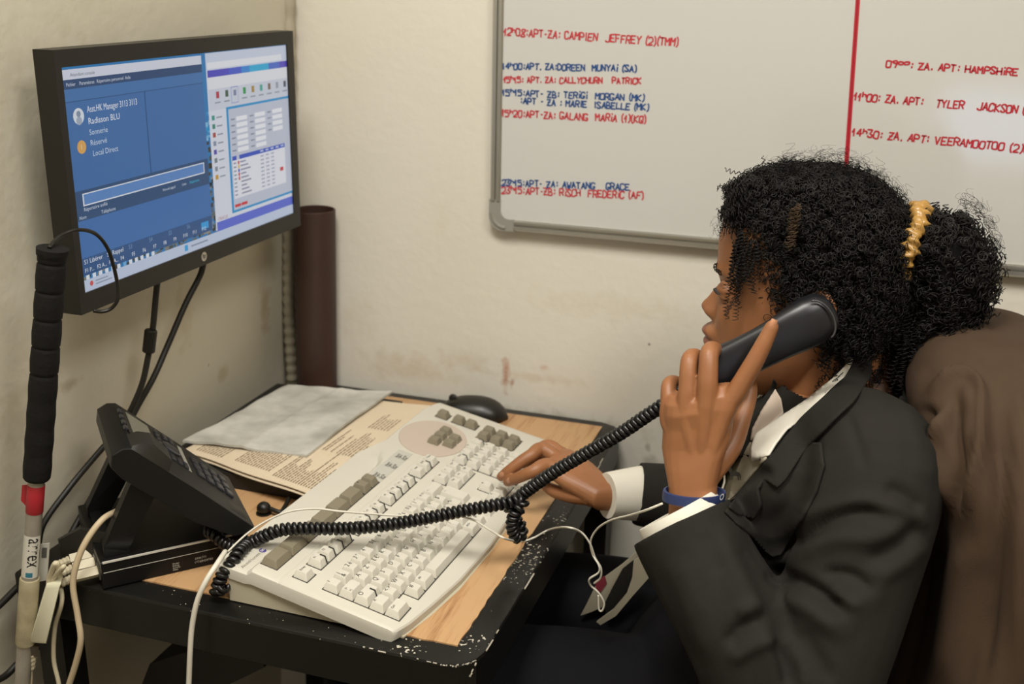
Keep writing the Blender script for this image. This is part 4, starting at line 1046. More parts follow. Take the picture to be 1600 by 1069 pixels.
# palm
def palm_ring(c, ux, hw, hd, n=20, nrm=np.array([0, 1., 0])):
    return [c + ux * hw * np.sign(math.cos(t)) * abs(math.cos(t)) ** .8 + nrm * hd * math.sin(t) for t in np.linspace(0, 2 * math.pi, n, endpoint=False)]
pr = []
for a, b, hd, yo in ((Yp(1043, 830, -.497), Yp(1116, 826, -.497), .0190, 0), (Yp(1045, 790, -.497), Yp(1120, 786, -.497), .0190, 0), (Yp(1044, 760, -.492), Yp(1121, 757, -.492), .0180, .002), (Yp(1038, 730, -.485), Yp(1129, 722, -.487), .0190, .003), (Yp(1033, 700, -.478), Yp(1141, 690, -.481), .0180, .003), (Yp(1035, 670, -.474), Yp(1147, 655, -.477), .0190, .003), (Yp(1036, 648, -.475), Yp(1147, 630, -.475), .0188, .002), (Yp(1037, 632, -.474), Yp(1148, 612, -.474), .0155, .002), (Yp(1039, 620, -.473), Yp(1144, 600, -.473), .0090, .006)):
    c = (a + b) / 2 + (0, yo, 0); u_ = (b - a) / 2; pr.append(palm_ring(c, u_ / np.linalg.norm(u_), np.linalg.norm(u_), hd))
lh.loft(pr)
lh_me = remeshed(lh, .0013, 8)
# right hand on the number keys
rh = MB()
wr_ = on(945, 775, 2, .772)
def RH(px, py, z): return on(px, py, 2, z)
mI, mM, mR, mP = RH(860, 728, .803), RH(853, 704, .808), RH(864, 700, .805), RH(878, 708, .797)
kp = lambda r, c, h: K(r, c, h)
wB = wr_ + np.array([.0, 0, 0])
chain(rh, [wB + (-.03, .0, .006), mI, RH(832, 737, .800), RH(806, 748, .784), RH(793, 753, .772)], [.0095, .0100, .0086, .0076, .0064])
chain(rh, [wB + (-.03, .008, .008), mM, RH(828, 713, .805), RH(799, 733, .789), RH(783, 745, .775)], [.0095, .0100, .0088, .0078, .0064])
chain(rh, [wB + (-.03, .014, .006), mR, RH(838, 706, .803), RH(812, 724, .789), RH(800, 736, .774)], [.0095, .0095, .0082, .0072, .0060])
chain(rh, [wB + (-.03, .020, .002), mP, RH(854, 712, .797), RH(832, 726, .784), RH(822, 735, .773)], [.0090, .0088, .0072, .0062, .0052])
chain(rh, [wB + (-.012, -.012, 0), RH(922, 776, .772), RH(893, 774, .768), RH(868, 768, .7655), RH(855, 761, .7655)], [.0130, .0125, .0105, .0090, .0075])
ax_ = np.array([mM[0] - wr_[0], mM[1] - wr_[1], 0]); ax_ /= np.linalg.norm(ax_); sd = np.array([-ax_[1], ax_[0], 0]); sd = sd if sd[1] > 0 else -sd
pr = []
top_c = (mI + mP) / 2
for t, hw, hd, dz in ((-.55, .0245, .0190, 0), (-.25, .0245, .0185, 0), (0, .0250, .0175, 0), (.25, .0290, .0170, .0), (.5, .0340, .0165, .0), (.8, .0360, .0140, .0), (1.0, .0350, .0105, -.001)):
    c = wr_ + (top_c - wr_) * t if t > 0 else wr_ + (np.array([.70, -.24, .764]) - wr_) * (-t * .7)
    pr.append([c + sd * hw * np.sign(math.cos(a)) * abs(math.cos(a)) ** .8 + np.array([0, 0, 1]) * (hd * math.sin(a) + dz) for a in np.linspace(0, 2 * math.pi, 20, endpoint=False)])
rh.loft(pr)
rh_me = remeshed(rh, .0013, 4)

# ---- trunk, legs and arms under the clothes
tb = MB()
spine = [(.47, .66, .90, .165), (.52, .67, .905, .166), (.58, .70, .900, .160), (.65, .745, .905, .150), (.72, .755, .930, .142), (.79, .765, .955, .145), (.86, .780, .970, .152), (.91, .800, .965, .160), (.94, .818, .955, .132), (.965, .825, .94, .072)]
tb.loft(rings_x(slices_interp(spine, np.linspace(.47, .965, 24)), 36, ex=2.4))
for s in (-1, 1):
    hip = np.array([.74, YM + s * .085, .525])
    tb.tube(smoothpath([hip + (.04, 0, 0), hip + (-.12, s * .01, .005), np.array([.36, YM + s * .10, .52])], 8), np.linspace(.080, .058, 17), 20)
    tb.tube(smoothpath([np.array([.36, YM + s * .10, .525]), np.array([.355, YM + s * .10, .3]), np.array([.375, YM + s * .10, .09])], 8), np.linspace(.056, .038, 17), 18)
ARM = {-1: [(.935, -.452, .935), (.920, -.505, .83), (.885, -.557, .708), (.805, -.536, .795), (.749, -.502, .866)],
       1: [(.930, -.150, .940), (.895, -.155, .84), (.848, -.185, .742), (.745, -.224, .755), (.652, -.256, .768)]}
for s in (-1, 1):
    tb.tube(smoothpath([(.90, YM + s * .09, .93)] + ARM[s], 8), np.interp(np.arange(41), [0, 8, 16, 24, 32, 40], [.04, .045, .042, .036, .034, .026]), 16)
    tb.loft([[(.375 + dx, YM + s * .10 + w_ * sy, z) for dx, sy in ((-.02, -1), (.06, -1), (.06, 1), (-.02, 1))] for w_, z in ((.035, .03), (.035, .09))])
trunk_me = remeshed(tb, .006, 4)
bm = bmesh.new()
for me in (trunk_me, head_me, lh_me, rh_me): bm.from_mesh(me)
body_me = bpy.data.meshes.new('body'); bm.to_mesh(body_me); bm.free(); body_me.materials.append(skin); shade(body_me)
person = thing('person', 'seated person in dark blazer, black handset at the ear, one hand on the keyboard', 'person', (.78, YM, 0.0))
body = obj('body', body_me, skin, person)

def bvh_of(*mes):
    V = []; F = []; k = 0
    for me in mes:
        v = getv(me); V += [Vector(p) for p in v]; F += [[i + k for i in p.vertices] for p in me.polygons]; k += len(v)
    return BVHTree.FromPolygons(V, F)
def cast(bv_, px, py):
    d = ray(px, py); l = np.linalg.norm(d); loc, nrm, i_, dist = bv_.ray_cast(Vector(CAM), Vector(d / l)); return None if loc is None else (np.array(loc), np.array(nrm))

# ---- clothes
# trousers
tr = MB()
for s in (-1, 1):
    hip = np.array([.75, YM + s * .088, .530])
    tr.tube(smoothpath([hip + (.06, 0, .0), hip + (-.10, s * .008, .012), hip + (-.22, s * .012, .008), np.array([.35, YM + s * .10, .525])], 8), np.linspace(.096, .073, 25), 22)
    tr.tube(smoothpath([np.array([.352, YM + s * .10, .535]), np.array([.35, YM + s * .10, .32]), np.array([.372, YM + s * .10, .085])], 8), np.linspace(.072, .060, 17), 20)
tr.loft(rings_x([(.455, .66, .90, .165), (.50, .645, .915, .182), (.56, .652, .915, .180), (.61, .675, .915, .170), (.65, .700, .912, .150), (.685, .728, .905, .130)], 32, ex=2.5))
tme = remeshed(tr, .006, 3); tme.materials.append(mat('trousers_navy', '0b0b10', .85, spec=.2, bump=(300, .2, .001))); shade(tme)
obj('trousers', tme, MATS['trousers_navy'], person)
# shoes
for s in (-1, 1):
    f = MB(); rings = []
    for x_, hw, h in ((.42, .028, .06), (.40, .036, .085), (.36, .038, .085), (.30, .043, .055), (.24, .044, .042), (.19, .036, .03), (.172, .02, .018)):
        rings.append([(x_, YM + s * .10 + hw * math.cos(a), .003 + max(0, h * (.5 + .5 * math.sin(a)))) for a in np.linspace(0, 2 * math.pi, 16, endpoint=False)])
    f.loft(rings); obj('shoe', f, mat('shoe_black', '131211', .35), person, True)
# cream waistcoat: trunk shell just under the blazer, front visible in the opening
def grow(tab, d, dz=0): return [(z + dz, a - d, b + d, w_ + d) for z, a, b, w_ in tab]
vest_t = [r for r in spine if .56 < r[0] < .95]
vest_t = [(.60, .742, .915, .155), (.64, .744, .918, .150), (.69, .744, .930, .150), (.74, .744, .950, .155), (.79, .748, .970, .158), (.86, .766, .985, .164), (.91, .787, .978, .168), (.94, .806, .966, .140)]
vm = MB(); vm.loft(rings_x(slices_interp(vest_t, np.linspace(.602, .925, 40)), 72, ex=2.4))
vme = vm.mesh('waistcoat', mat('waistcoat_cream', 'a29a86', .8, bump=(500, .3, .0008)), True)
obj('waistcoat', vme, MATS['waistcoat_cream'], person)
# blazer body and sleeves, remeshed into one cloth surface, then opened down the front
bz_ = MB()
bl_t = [(.555, .735, .930, .186), (.60, .738, .928, .184), (.65, .738, .932, .176), (.72, .736, .955, .170), (.79, .743, .982, .174), (.86, .755, .997, .182), (.905, .773, .993, .190), (.935, .792, .982, .168), (.96, .812, .965, .120), (.985, .828, .950, .072)]
bz_.loft(rings_x(slices_interp(bl_t, np.linspace(.555, .985, 30)), 48, ex=2.5))
SL = {-1: (ARM[-1], [.060, .0655, .0630, .0620, .0590, .0550]), 1: (ARM[1], [.060, .064, .057, .053, .047, .041])}
for s in (-1, 1):
    P, Rr = SL[s]
    path = smoothpath([(.895, YM + s * .085, .935)] + P, 8)
    bz_.tube(path, np.interp(np.arange(len(path)), np.linspace(0, len(path) - 1, 6), Rr), 22)
bme = remeshed(bz_, .0042, 5)
V = getv(bme).copy(); N = getn(bme).copy()
E0 = np.array(ARM[-1][2]); Sh = np.array(ARM[-1][0]); Wr = np.array(ARM[-1][4])
r2 = np.random.default_rng(4)
dsp = np.zeros(len(V))
def creases(center, direction, rad, freq, amp, seed):
    """soft folds running across `direction` around a centre"""
    rr_ = np.random.default_rng(seed); d0 = np.array(direction, float); d0 /= np.linalg.norm(d0)
    q_ = V - np.array(center); s_ = q_ @ d0; fall = np.exp(-(np.linalg.norm(q_, axis=1) / rad) ** 2)
    oth = np.cross(d0, [0, 1, 0]); oth /= np.linalg.norm(oth) + 1e-9; t_ = q_ @ oth
    ph_ = freq * s_ * 2 * math.pi + 2.2 * np.sin(9 * t_ + rr_.uniform(0, 6)) + 12 * q_[:, 1]
    return amp * fall * (np.abs(np.sin(ph_ / 2)) ** .7 * 2 - 1.2)
dsp += creases((.83, -.17, .76), (1, 0, -.3), .08, 24, .0026, 6)
for k in range(14):
    kv = r2.normal(size=3) * 26; dsp += .0005 * np.sin(V @ kv + r2.uniform(0, 6))
V += N * dsp[:, None]; setv(bme, V); N = getn(bme).copy()
V = folds(V, N, [
    ([(1152, 830), (1170, 865), (1188, 900), (1207, 940), (1232, 1010), (1258, 1080)], 24, -.006),
    ([(1120, 815), (1148, 880), (1170, 930), (1195, 1000), (1212, 1080)], 20, .006),
    ([(1190, 862), (1235, 850), (1290, 815), (1340, 800), (1390, 805)], 11, -.0085), ([(1215, 835), (1270, 805), (1340, 785), (1385, 790)], 14, .0055), ([(1225, 880), (1300, 845), (1370, 840), (1420, 815)], 15, .0055),
    ([(1200, 893), (1240, 905), (1285, 930), (1325, 965)], 11, -.0105), ([(1215, 935), (1260, 950), (1310, 985)], 16, .0070), ([(1280, 895), (1330, 900), (1365, 925)], 10, -.0070), ([(1295, 920), (1345, 950)], 10, .0045),
    ([(1350, 880), (1400, 855), (1445, 815)], 14, -.0065), ([(1365, 905), (1410, 880), (1450, 845)], 15, .0050), ([(1380, 760), (1415, 775), (1440, 800)], 12, -.0055), ([(1360, 790), (1420, 800), (1450, 830)], 12, .0035),
    ([(1135, 1010), (1160, 980), (1205, 960)], 11, -.0070), ([(1140, 1035), (1175, 1010), (1215, 995)], 12, .0060), ([(1150, 960), (1190, 940)], 12, .0045), ([(1205, 1000), (1225, 1035), (1232, 1080)], 9, -.0060), ([(1222, 985), (1250, 1040), (1258, 1080)], 9, .0050),
    ([(1060, 870), (1085, 940), (1120, 1040)], 22, .0030), ([(1105, 830), (1125, 900)], 12, -.0025), ([(1020, 870), (1060, 980), (1095, 1060)], 15, -.0030),
    ([(1322, 640), (1340, 690), (1352, 735)], 8, -.0030), ([(1250, 740), (1238, 790), (1200, 840)], 16, -.0080), ([(1290, 700), (1275, 760), (1240, 810)], 18, .0040), ([(1405, 620), (1440, 690), (1455, 760)], 18, .0030),
    ([(1290, 1000), (1330, 960), (1390, 900)], 22, .0040), ([(1250, 980), (1300, 1069)], 14, -.0040)])
setv(bme, V)
bm = bmesh.new(); bm.from_mesh(bme)
dele = []
for v in bm.verts:
    x_, y_, z_ = v.co
    if z_ > .975 and abs(y_ - YM) < .10: dele.append(v); continue
    # front opening: widens from the waist button to the collar, and again to the hem
    near = np.interp(z_, [.55, .62, .68, .74, .80, .87, .90, .92, .94, .99], [.012, .010, .008, .004, .004, .004, .004, .006, .016, .070])
    far = np.interp(z_, [.55, .62, .68, .74, .80, .87, .94, .99], [.085, .060, .030, .014, .030, .050, .062, .070])
    fa, fb = np.array(ARM[1][3]), np.array(ARM[1][4]); ft = np.clip((np.array(v.co) - fa) @ (fb - fa) / ((fb - fa) @ (fb - fa)), 0, 1)
    if np.linalg.norm(np.array(v.co) - fa - ft * (fb - fa)) < .062: continue
    if -near < y_ - YM < far and x_ < .82: dele.append(v)
    elif z_ < .562: dele.append(v)
bmesh.ops.delete(bm, geom=list(set(dele)), context='VERTS')
for s in (-1, 1):                                     # cut the sleeves off square at the cuff
    P = np.array(SL[s][0]); e_ = (P[4] - P[3]) / np.linalg.norm(P[4] - P[3]); pc = P[4] - e_ * .002
    fs_ = [f_ for f_ in bm.faces if np.linalg.norm(np.array(f_.calc_center_median()) - P[4]) < .10 and (f_.calc_center_median()[2] > .80 if s == -1 else f_.calc_center_median()[0] < .72)]
    gm = set(fs_)
    for f_ in fs_: gm.update(f_.edges); gm.update(f_.verts)
    bmesh.ops.bisect_plane(bm, geom=list(gm), plane_co=pc, plane_no=e_, clear_outer=True)
bm.to_mesh(bme); bm.free()
wool = mat('blazer_charcoal', '201e1a', .85, spec=.25, bump=(900, .35, .0005), noise=(60, .3), col2='191715')
bme.materials.append(wool); shade(bme)
blz = obj('blazer', bme, wool, person)
sd_ = blz.modifiers.new('thickness', 'SOLIDIFY'); sd_.thickness = .0025; sd_.offset = -1
# flaps of cloth laid on what lies beneath: outline seen in the photograph, carried by the surface below
def laid(name, outline, lift, mt, parent, bvs, th=.0022, res=7, fallback_y=-.36, smooth=True, curl=0):
    """outline: pixel polygon -> triangulated grid draped on the surfaces bvs with a lift towards the outside"""
    O = np.array(outline, float)
    bm_ = bmesh.new(); vs = [bm_.verts.new((x, y, 0)) for x, y in O]; f_ = bm_.faces.new(vs)
    bmesh.ops.triangulate(bm_, faces=[f_])
    for _ in range(4):
        es = [e for e in bm_.edges if e.calc_length() > res]
        if not es: break
        bmesh.ops.subdivide_edges(bm_, edges=es, cuts=1); bmesh.ops.triangulate(bm_, faces=bm_.faces)
    pts = []
    for v in bm_.verts:
        h = cast(bvs, v.co.x, v.co.y); pts.append((v.co.x, v.co.y, None if h is None else h[0][1]))
    known = np.array([p for p in pts if p[2] is not None and p[2] < -.2])
    if not len(known): known = np.array([[O[:, 0].mean(), O[:, 1].mean(), fallback_y]])
    px = np.array([[p[0], p[1]] for p in pts])
    # smooth depth: inverse distance weighting of the known depths
    D = ((px[:, None, :] - known[None, :, :2]) ** 2).sum(2) + 60.0; Wt = 1 / D ** 1.5
    dep = (Wt * known[None, :, 2]).sum(1) / Wt.sum(1)
    mn = np.array([min(d, p[2]) if p[2] is not None and p[2] < -.2 else d for d, p in zip(dep, pts)])
    for v, y_ in zip(bm_.verts, mn - lift): v.co = Vector(on(v.co.x, v.co.y, 1, y_))
    bmesh.ops.recalc_face_normals(bm_, faces=bm_.faces)
    me = bpy.data.meshes.new(name); bm_.to_mesh(me); bm_.free(); me.materials.append(mt); shade(me)
    o = obj(name, me, mt, parent)
    sm = o.modifiers.new('soft', 'SMOOTH'); sm.factor = .5; sm.iterations = 3
    so = o.modifiers.new('thickness', 'SOLIDIFY'); so.thickness = th; so.offset = 0
    return o
bv_body = bvh_of(body_me, bme, vme)
bv_l = bvh_of(trunk_me, head_me, bme, vme)
shirt = mat('shirt_white', 'd9d4c6', .75, bump=(700, .2, .0005), noise=(20, .2), col2='c8c2b2')
# far lapel first (dark band beside the neck), then shirt collar, then the near lapel
laid('lapel', [(1209, 588), (1200, 610), (1165, 668), (1132, 722), (1128, 745), (1150, 720), (1178, 672), (1205, 625), (1216, 600)], .0, wool, person, bv_l, fallback_y=-.27)
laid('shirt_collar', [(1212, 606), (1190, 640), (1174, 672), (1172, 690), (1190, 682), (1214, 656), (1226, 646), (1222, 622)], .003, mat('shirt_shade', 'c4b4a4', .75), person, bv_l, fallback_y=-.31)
laid('shirt_front', [(1172, 688), (1160, 712), (1140, 760), (1136, 785), (1150, 775), (1180, 738), (1200, 715), (1190, 700)], .004, mat('waistcoat_cream', 'a29a86'), person, bv_l, fallback_y=-.325)
laid('shirt_collar', [(1334, 556), (1300, 590), (1262, 622), (1222, 647), (1178, 678), (1172, 700), (1174, 722), (1204, 712), (1216, 692), (1232, 672), (1262, 650), (1300, 618), (1332, 582)], .006, shirt, person, bv_l, fallback_y=-.36)
# zebra emblem on the waistcoat
f = MB()
zh = [cast(bv_l, 1148 + a_, 738 + b_) for a_ in (-6, 0, 6) for b_ in (-6, 0, 6)]; zy = min([h[0][1] for h in zh if h is not None] + [-.325]) - .013
def zp(u, v): return on(1137 + u * 22, 727 + v * 24, 1, zy)
def zpoly(L): f.add([zp(u, v) for u, v in L], [tuple(range(len(L)))])
zpoly([(.15, .55), (.3, .42), (.62, .40), (.86, .50), (.9, .66), (.7, .72), (.3, .70), (.16, .68)])
zpoly([(.15, .55), (.02, .28), (.12, .08), (.2, .0), (.24, .12), (.33, .44)])
zpoly([(.12, .08), (.0, .22), (.03, .30), (.16, .2)])
for u, s_ in ((.18, -.03), (.3, .02), (.74, .0), (.85, .05)): zpoly([(u - .04, .66), (u + .05, .66), (u + .03 + s_, .98), (u - .03 + s_, .98)])
zpoly([(.9, .52), (.97, .7), (.95, .85), (.92, .84), (.91, .68)])
obj('zebra_emblem', f, mat('emblem_grey', '4a463c', .7), person)
# near lapel and blazer collar
laid('jacket_front', [(1130, 800), (1160, 762), (1200, 722), (1245, 690), (1285, 690), (1290, 730), (1278, 770), (1258, 808), (1240, 838), (1222, 868), (1208, 872), (1192, 860), (1176, 843), (1152, 822)], .003, wool, person, bv_l, th=.003)
laid('lapel', [(1352, 520), (1342, 548), (1322, 585), (1288, 618), (1252, 650), (1226, 682), (1208, 706), (1180, 740), (1152, 772), (1136, 792), (1150, 806), (1180, 812), (1192, 790), (1186, 764), (1194, 750), (1216, 764), (1230, 750), (1258, 706), (1300, 662), (1336, 628), (1362, 590), (1364, 545)], .009, wool, person, bv_l, th=.003)
# lower front below the arm: waistcoat points with the dark jacket edge between them
def flap(name, outline, ys, mt, th=.003):
    m_ = MB(); m_.prism([on(a_, b_, 1, y_) for (a_, b_), y_ in zip(outline, ys)], (0, 1, 0), th); return obj(name, m_, mt, person)
flap('waistcoat_point', [(1000, 858), (970, 884), (945, 902), (929, 918), (916, 945), (907, 962), (925, 956), (943, 948), (958, 918), (975, 893), (1005, 874)], [-.285] * 11, MATS['waistcoat_cream'])
flap('jacket_edge', [(1005, 864), (972, 890), (957, 918), (943, 946), (948, 962), (962, 955), (984, 925), (998, 898), (1010, 880)], [-.295] * 9, wool)
flap('waistcoat_point', [(1030, 850), (990, 876), (988, 902), (979, 928), (958, 953), (932, 972), (938, 977), (962, 963), (988, 932), (1012, 905), (1035, 880)], [-.318] * 11, MATS['waistcoat_cream'])
flap('red_tab', [(930, 908), (945, 900), (948, 912), (938, 926), (931, 920)], [-.2862] * 5, mat('tab_red', '7d2834', .6), .001)
# cuffs
def cuffring(name, P0, P1, r0, r1, mt, k=24):
    P0 = np.array(P0); P1 = np.array(P1); m_ = MB(); e_ = (P1 - P0) / np.linalg.norm(P1 - P0)
    m_.tube([P0, P0 + (P1 - P0) * .5, P1 - (P1 - P0) * .06, P1, P1 - e_ * .001, P1 - e_ * .004], [r0, (r0 + r1) / 2, r1, r1 - .0008, r1 - .003, r1 - .0045], k, cap=False)
    return obj(name, m_, mt, person, 50)
A3, A4 = np.array(ARM[-1][3]), np.array(ARM[-1][4]); e_ = (A4 - A3) / np.linalg.norm(A4 - A3)
c1_ = on(1057, 797, 1, -.500); cuffring('shirt_cuff', A4 - e_ * .012, c1_, .0480, .0450, shirt)
B3, B4 = np.array(ARM[1][3]), np.array(ARM[1][4]); e2_ = (B4 - B3) / np.linalg.norm(B4 - B3)
cuffring('shirt_cuff', B4 - e2_ * .012, B4 + (wr_ - B4) * .95, .0365, .0300, shirt)
# wristband
m_ = MB(); wc = (Yp(1040, 776, -.497) + Yp(1129, 772, -.497)) / 2; up_ = (mcpM - wl) / np.linalg.norm(mcpM - wl); sx_ = Yp(1129, 774, -.497) - Yp(1040, 778, -.497); hw = np.linalg.norm(sx_) / 2; sx_ /= 2 * hw; ny_ = np.cross(sx_, up_)
an = np.linspace(0, 2 * math.pi, 40, endpoint=False)
def band(r, h): return [wc + sx_ * (hw + r) * math.cos(t) + ny_ * (.0245 + r) * math.sin(t) + up_ * (h - .004 * math.cos(t)) for t in an]
m_.loft([band(.001, -.0055), band(.0032, -.005), band(.0036, 0), band(.0032, .005), band(.001, .0055), band(0, .004), band(0, -.004)], cap=False)
m_.loft([band(0, -.004), band(.001, -.0055)], cap=False)
wbn = obj('wristband', m_, mat('band_navy', '26335c', .45), person, 40)
m_ = MB(); t = -.42 if ny_[1] > 0 else .42
c0 = wc + sx_ * (hw + .0040) * math.cos(t) + ny_ * (.0245 + .0040) * math.sin(t); tn = -sx_ * math.sin(t) * hw + ny_ * .0245 * math.cos(t); tn /= np.linalg.norm(tn)
for a_, b_ in ((.0034, .0022),):
    m_.add([c0 + (tn * math.cos(q_) + up_ * math.sin(q_)) * r_ for r_ in (a_, b_) for q_ in np.linspace(0, 2 * math.pi, 16, endpoint=False)], [(i, (i + 1) % 16, 16 + (i + 1) % 16, 16 + i) for i in range(16)])
obj('band_mark', m_, mat('mark_white', 'd8d8d8', .5), person)
# fingernails
nailm = mat('nail_pink', 'b07c5c', .3, spec=.5)
def nail(p, d, nrm, w_, l_):
    d = d / np.linalg.norm(d); nrm = nrm - d * (nrm @ d); nrm /= np.linalg.norm(nrm); s_ = np.cross(d, nrm); m_ = MB(); P = []
    for u in np.linspace(-1, 1, 7):
        for v in np.linspace(-1, 1, 7):
            k = math.sqrt(max(0, 1 - .35 * v * v)) * w_; P.append(p + d * v * l_ + s_ * u * k + nrm * (.0006 - .0022 * u * u - .001 * v * v))
    m_.add(P, [(i * 7 + j, i * 7 + j + 1, i * 7 + j + 8, i * 7 + j + 7) for i in range(6) for j in range(6)]); obj('fingernail', m_, nailm, person, True)
tv = -ray(1208, 505); tv /= np.linalg.norm(tv)
p = cast(bv_body, 1207, 507)
if p: nail(p[0] + p[1] * .0004, Yp(1207, 508, -.46) - Yp(1193, 538, -.464), p[1], .0036, .0052)
for a, b in (((793, 750), (806, 746)), ((783, 741), (799, 731))):
    p = cast(bv_body, *a)
    if p: nail(p[0] + p[1] * .0003, RH(*a, .77) - RH(*b, .785), p[1], .0040, .0050)

# ---- face: eyes, lashes, brows
for s in (-1, 1):
    f = MB(); f.sphere((.7578, YM + s * .031, 1.0688), (.0124, .0100, .0120), 20, 14); f.sphere((.7464, YM + s * .0305, 1.0688), (.0012, .0046, .0046), 14, 8, 1)
    obj('eye', f, [mat('eye_white', 'c9bfae', .2), mat('iris_dark', '1c120c', .1)], person, True)
    f = MB()
    for k in range(16):
        u = -1 + 2 * k / 15; p0 = np.array([.7450 + .0052 * u * u, YM + s * .031 + .0120 * u, 1.0705 - .0016 * u * u])
        f.tube([p0, p0 + (-.0025, u * .001, -.0004), p0 + (-.0048, u * .002, .0006)], [.0005, .0004, .0002], 4)
    obj('eyelashes', f, mat('lash_black', '0c0a08', .6), person)
    f = MB(); q = random.Random(4)
    for k in range(120):
        u = q.uniform(-1, 1); p0 = np.array([.7395 + .0075 * max(0, u * (1)) ** 2 + .004 * abs(u), YM + s * (.030 + .019 * u), 1.0935 + .003 * (1 - u * u) + q.uniform(-.0024, .0024)])
        hb_ = p0
        f.tube([hb_, hb_ + (-.0008, s * .003, .0012), hb_ + (-.0002, s * .006, .001)], [.0004, .0004, .0002], 3)
    o = obj('eyebrow', f, MATS['lash_black'], person); o['kind'] = 'stuff'
# lips
bvh_head = bvh_of(head_me)
def on_head(y, z, x0=.60):
    loc, nrm, i_, d_ = bvh_head.ray_cast(Vector((x0, y, z)), Vector((1, 0, 0))); return None if loc is None else (np.array(loc), np.array(nrm))
for nm, z0, z1 in (('upper_lip', 1.0082, 1.0195), ('lower_lip', .9945, 1.0065)):
    P = []; nu = 15; nv = 6
    for i in range(nu):
        u = -1 + 2 * i / (nu - 1); y_ = YM + .0245 * u
        for j in range(nv):
            k = math.sqrt(max(0, 1 - u * u)); zc = 1.0073; lo = zc + (z0 - zc) * (k * .9 + .1); hi = zc + (z1 - zc) * (k * .9 + .1)
            if nm == 'lower_lip': lo, hi = zc + (z0 - zc) * (k * .9 + .1), zc + (z1 - zc)
            z_ = lo + (hi - lo) * j / (nv - 1); h = on_head(y_, z_); P.append((h[0] + np.array([-.0006, 0, 0])) if h else np.array([.75, y_, z_]))
    f = MB(); f.add(P, [(i * nv + j, i * nv + j + 1, (i + 1) * nv + j + 1, (i + 1) * nv + j) for i in range(nu - 1) for j in range(nv - 1)])
    obj(nm, f, mat('lip_brown', '7d4a38', .4), person, True)
# ------------------------------------------------------------------ hair: tight curls over a dark cap
def hair_surface(th, z):
    """outer hair shape (skull swollen), direction th: 0 = forehead, pi = nape"""
hair_t = [(1.015, .868, .924, .060, .5), (1.03, .845, .934, .074, .5), (1.05, .800, .944, .081, .5), (1.07, .780, .951, .084, .5), (1.09, .772, .954, .086, .5), (1.11, .766, .955, .088, .5), (1.13, .758, .954, .088, .5), (1.15, .750, .949, .086, .5), (1.165, .746, .941, .083, .5), (1.18, .748, .928, .077, .5), (1.195, .760, .910, .066, .5), (1.206, .785, .888, .048, .5), (1.212, .815, .865, .026, .5)]
cap = MB(); zz = np.linspace(1.018, 1.211, 40)
CR = np.array(rings_x(slices_interp(hair_t, zz), 72, ex=2.2)); 
hairm = mat('hair_black', '0b0a09', .9, spec=.1)
hairm2 = mat('hair_brown_black', '14110f', .55, spec=.35)
# shrink for the underlying cap
cc = CR.copy(); cen = cc.mean(axis=1, keepdims=True); cc[..., :2] = cen[..., :2] + (cc[..., :2] - cen[..., :2]) * .915; cc[..., 2] = 1.06 + (cc[..., 2] - 1.06) * .935
cap.loft([r for r in cc]); 
head_hair = obj('hair', cap, hairm, person, True)
def curls(seeds, name, parent, mt, tube_r=.0008, nsid=3):
    """seeds: list of (base point, axis dir, coil radius, pitch, turns, phase)"""
    V = []; F = []; k = 0
    for (p, d, r, pitch, turns, ph_, sp) in seeds:
        d = d / np.linalg.norm(d); u_ = np.cross(d, [0.3, .2, 1]); u_ /= np.linalg.norm(u_); w_ = np.cross(d, u_)
        n = int(turns * 7) + 2; t = np.linspace(0, turns * 2 * math.pi, n); tt = np.linspace(0, 1, n)
        droop = np.array([0, 0, -1.]) * sp
        L__ = turns * pitch; ww = H.normal(size=4)
        ctr = p + d * (t / (2 * math.pi) * pitch)[:, None] + droop * (tt ** 2)[:, None] + (L__ * .13) * (np.sin(tt * (4 + 2 * ww[0]) + ww[1] * 3)[:, None] * u_ * ww[2] + np.sin(tt * (5 + ww[3]) + ww[0] * 4)[:, None] * w_ * ww[3]) * tt[:, None]
        rad = r * (.55 + .45 * np.minimum(1, tt * 3)) * (1 + .3 * np.sin(tt * 7 + ph_))
        path = ctr + rad[:, None] * (np.cos(t + ph_)[:, None] * u_ + np.sin(t + ph_)[:, None] * w_)
        T_ = np.gradient(path, axis=0); T_ /= np.linalg.norm(T_, axis=1)[:, None] + 1e-9
        A_ = np.cross(T_, d); A_ /= np.linalg.norm(A_, axis=1)[:, None] + 1e-9; B_ = np.cross(T_, A_)
        rr_ = tube_r * (1 - .5 * tt); ring = []
        for s in range(nsid):
            a = 2 * math.pi * s / nsid; ring.append(path + rr_[:, None] * (math.cos(a) * A_ + math.sin(a) * B_))
        R_ = np.stack(ring, 1).reshape(-1, 3); V.append(R_)
        i = np.arange(n - 1)[:, None] * nsid; s_ = np.arange(nsid)[None, :]
        q_ = np.stack([i + s_, i + (s_ + 1) % nsid, i + nsid + (s_ + 1) % nsid, i + nsid + s_], 2).reshape(-1, 4) + k
        F.append(q_); k += len(R_)
    V = np.concatenate(V); F = np.concatenate(F)
    me = bpy.data.meshes.new(name); me.vertices.add(len(V)); me.vertices.foreach_set('co', V.ravel())
    me.loops.add(F.size); me.loops.foreach_set('vertex_index', F.ravel().astype(np.int32)); me.polygons.add(len(F))
    me.polygons.foreach_set('loop_start', np.arange(0, F.size, 4, dtype=np.int32)); me.update(calc_edges=True); me.validate()
    me.materials.append(mt); shade(me)
    o = obj(name, me, mt, parent); o['kind'] = 'stuff'; return o
H = np.random.default_rng(12)
seeds = []
nr, na = CR.shape[:2]
A_ = np.linalg.norm(np.cross(CR[1:] - CR[:-1], np.roll(CR, -1, 1)[:-1] - CR[:-1]), axis=2); pw = A_.ravel() / A_.sum()
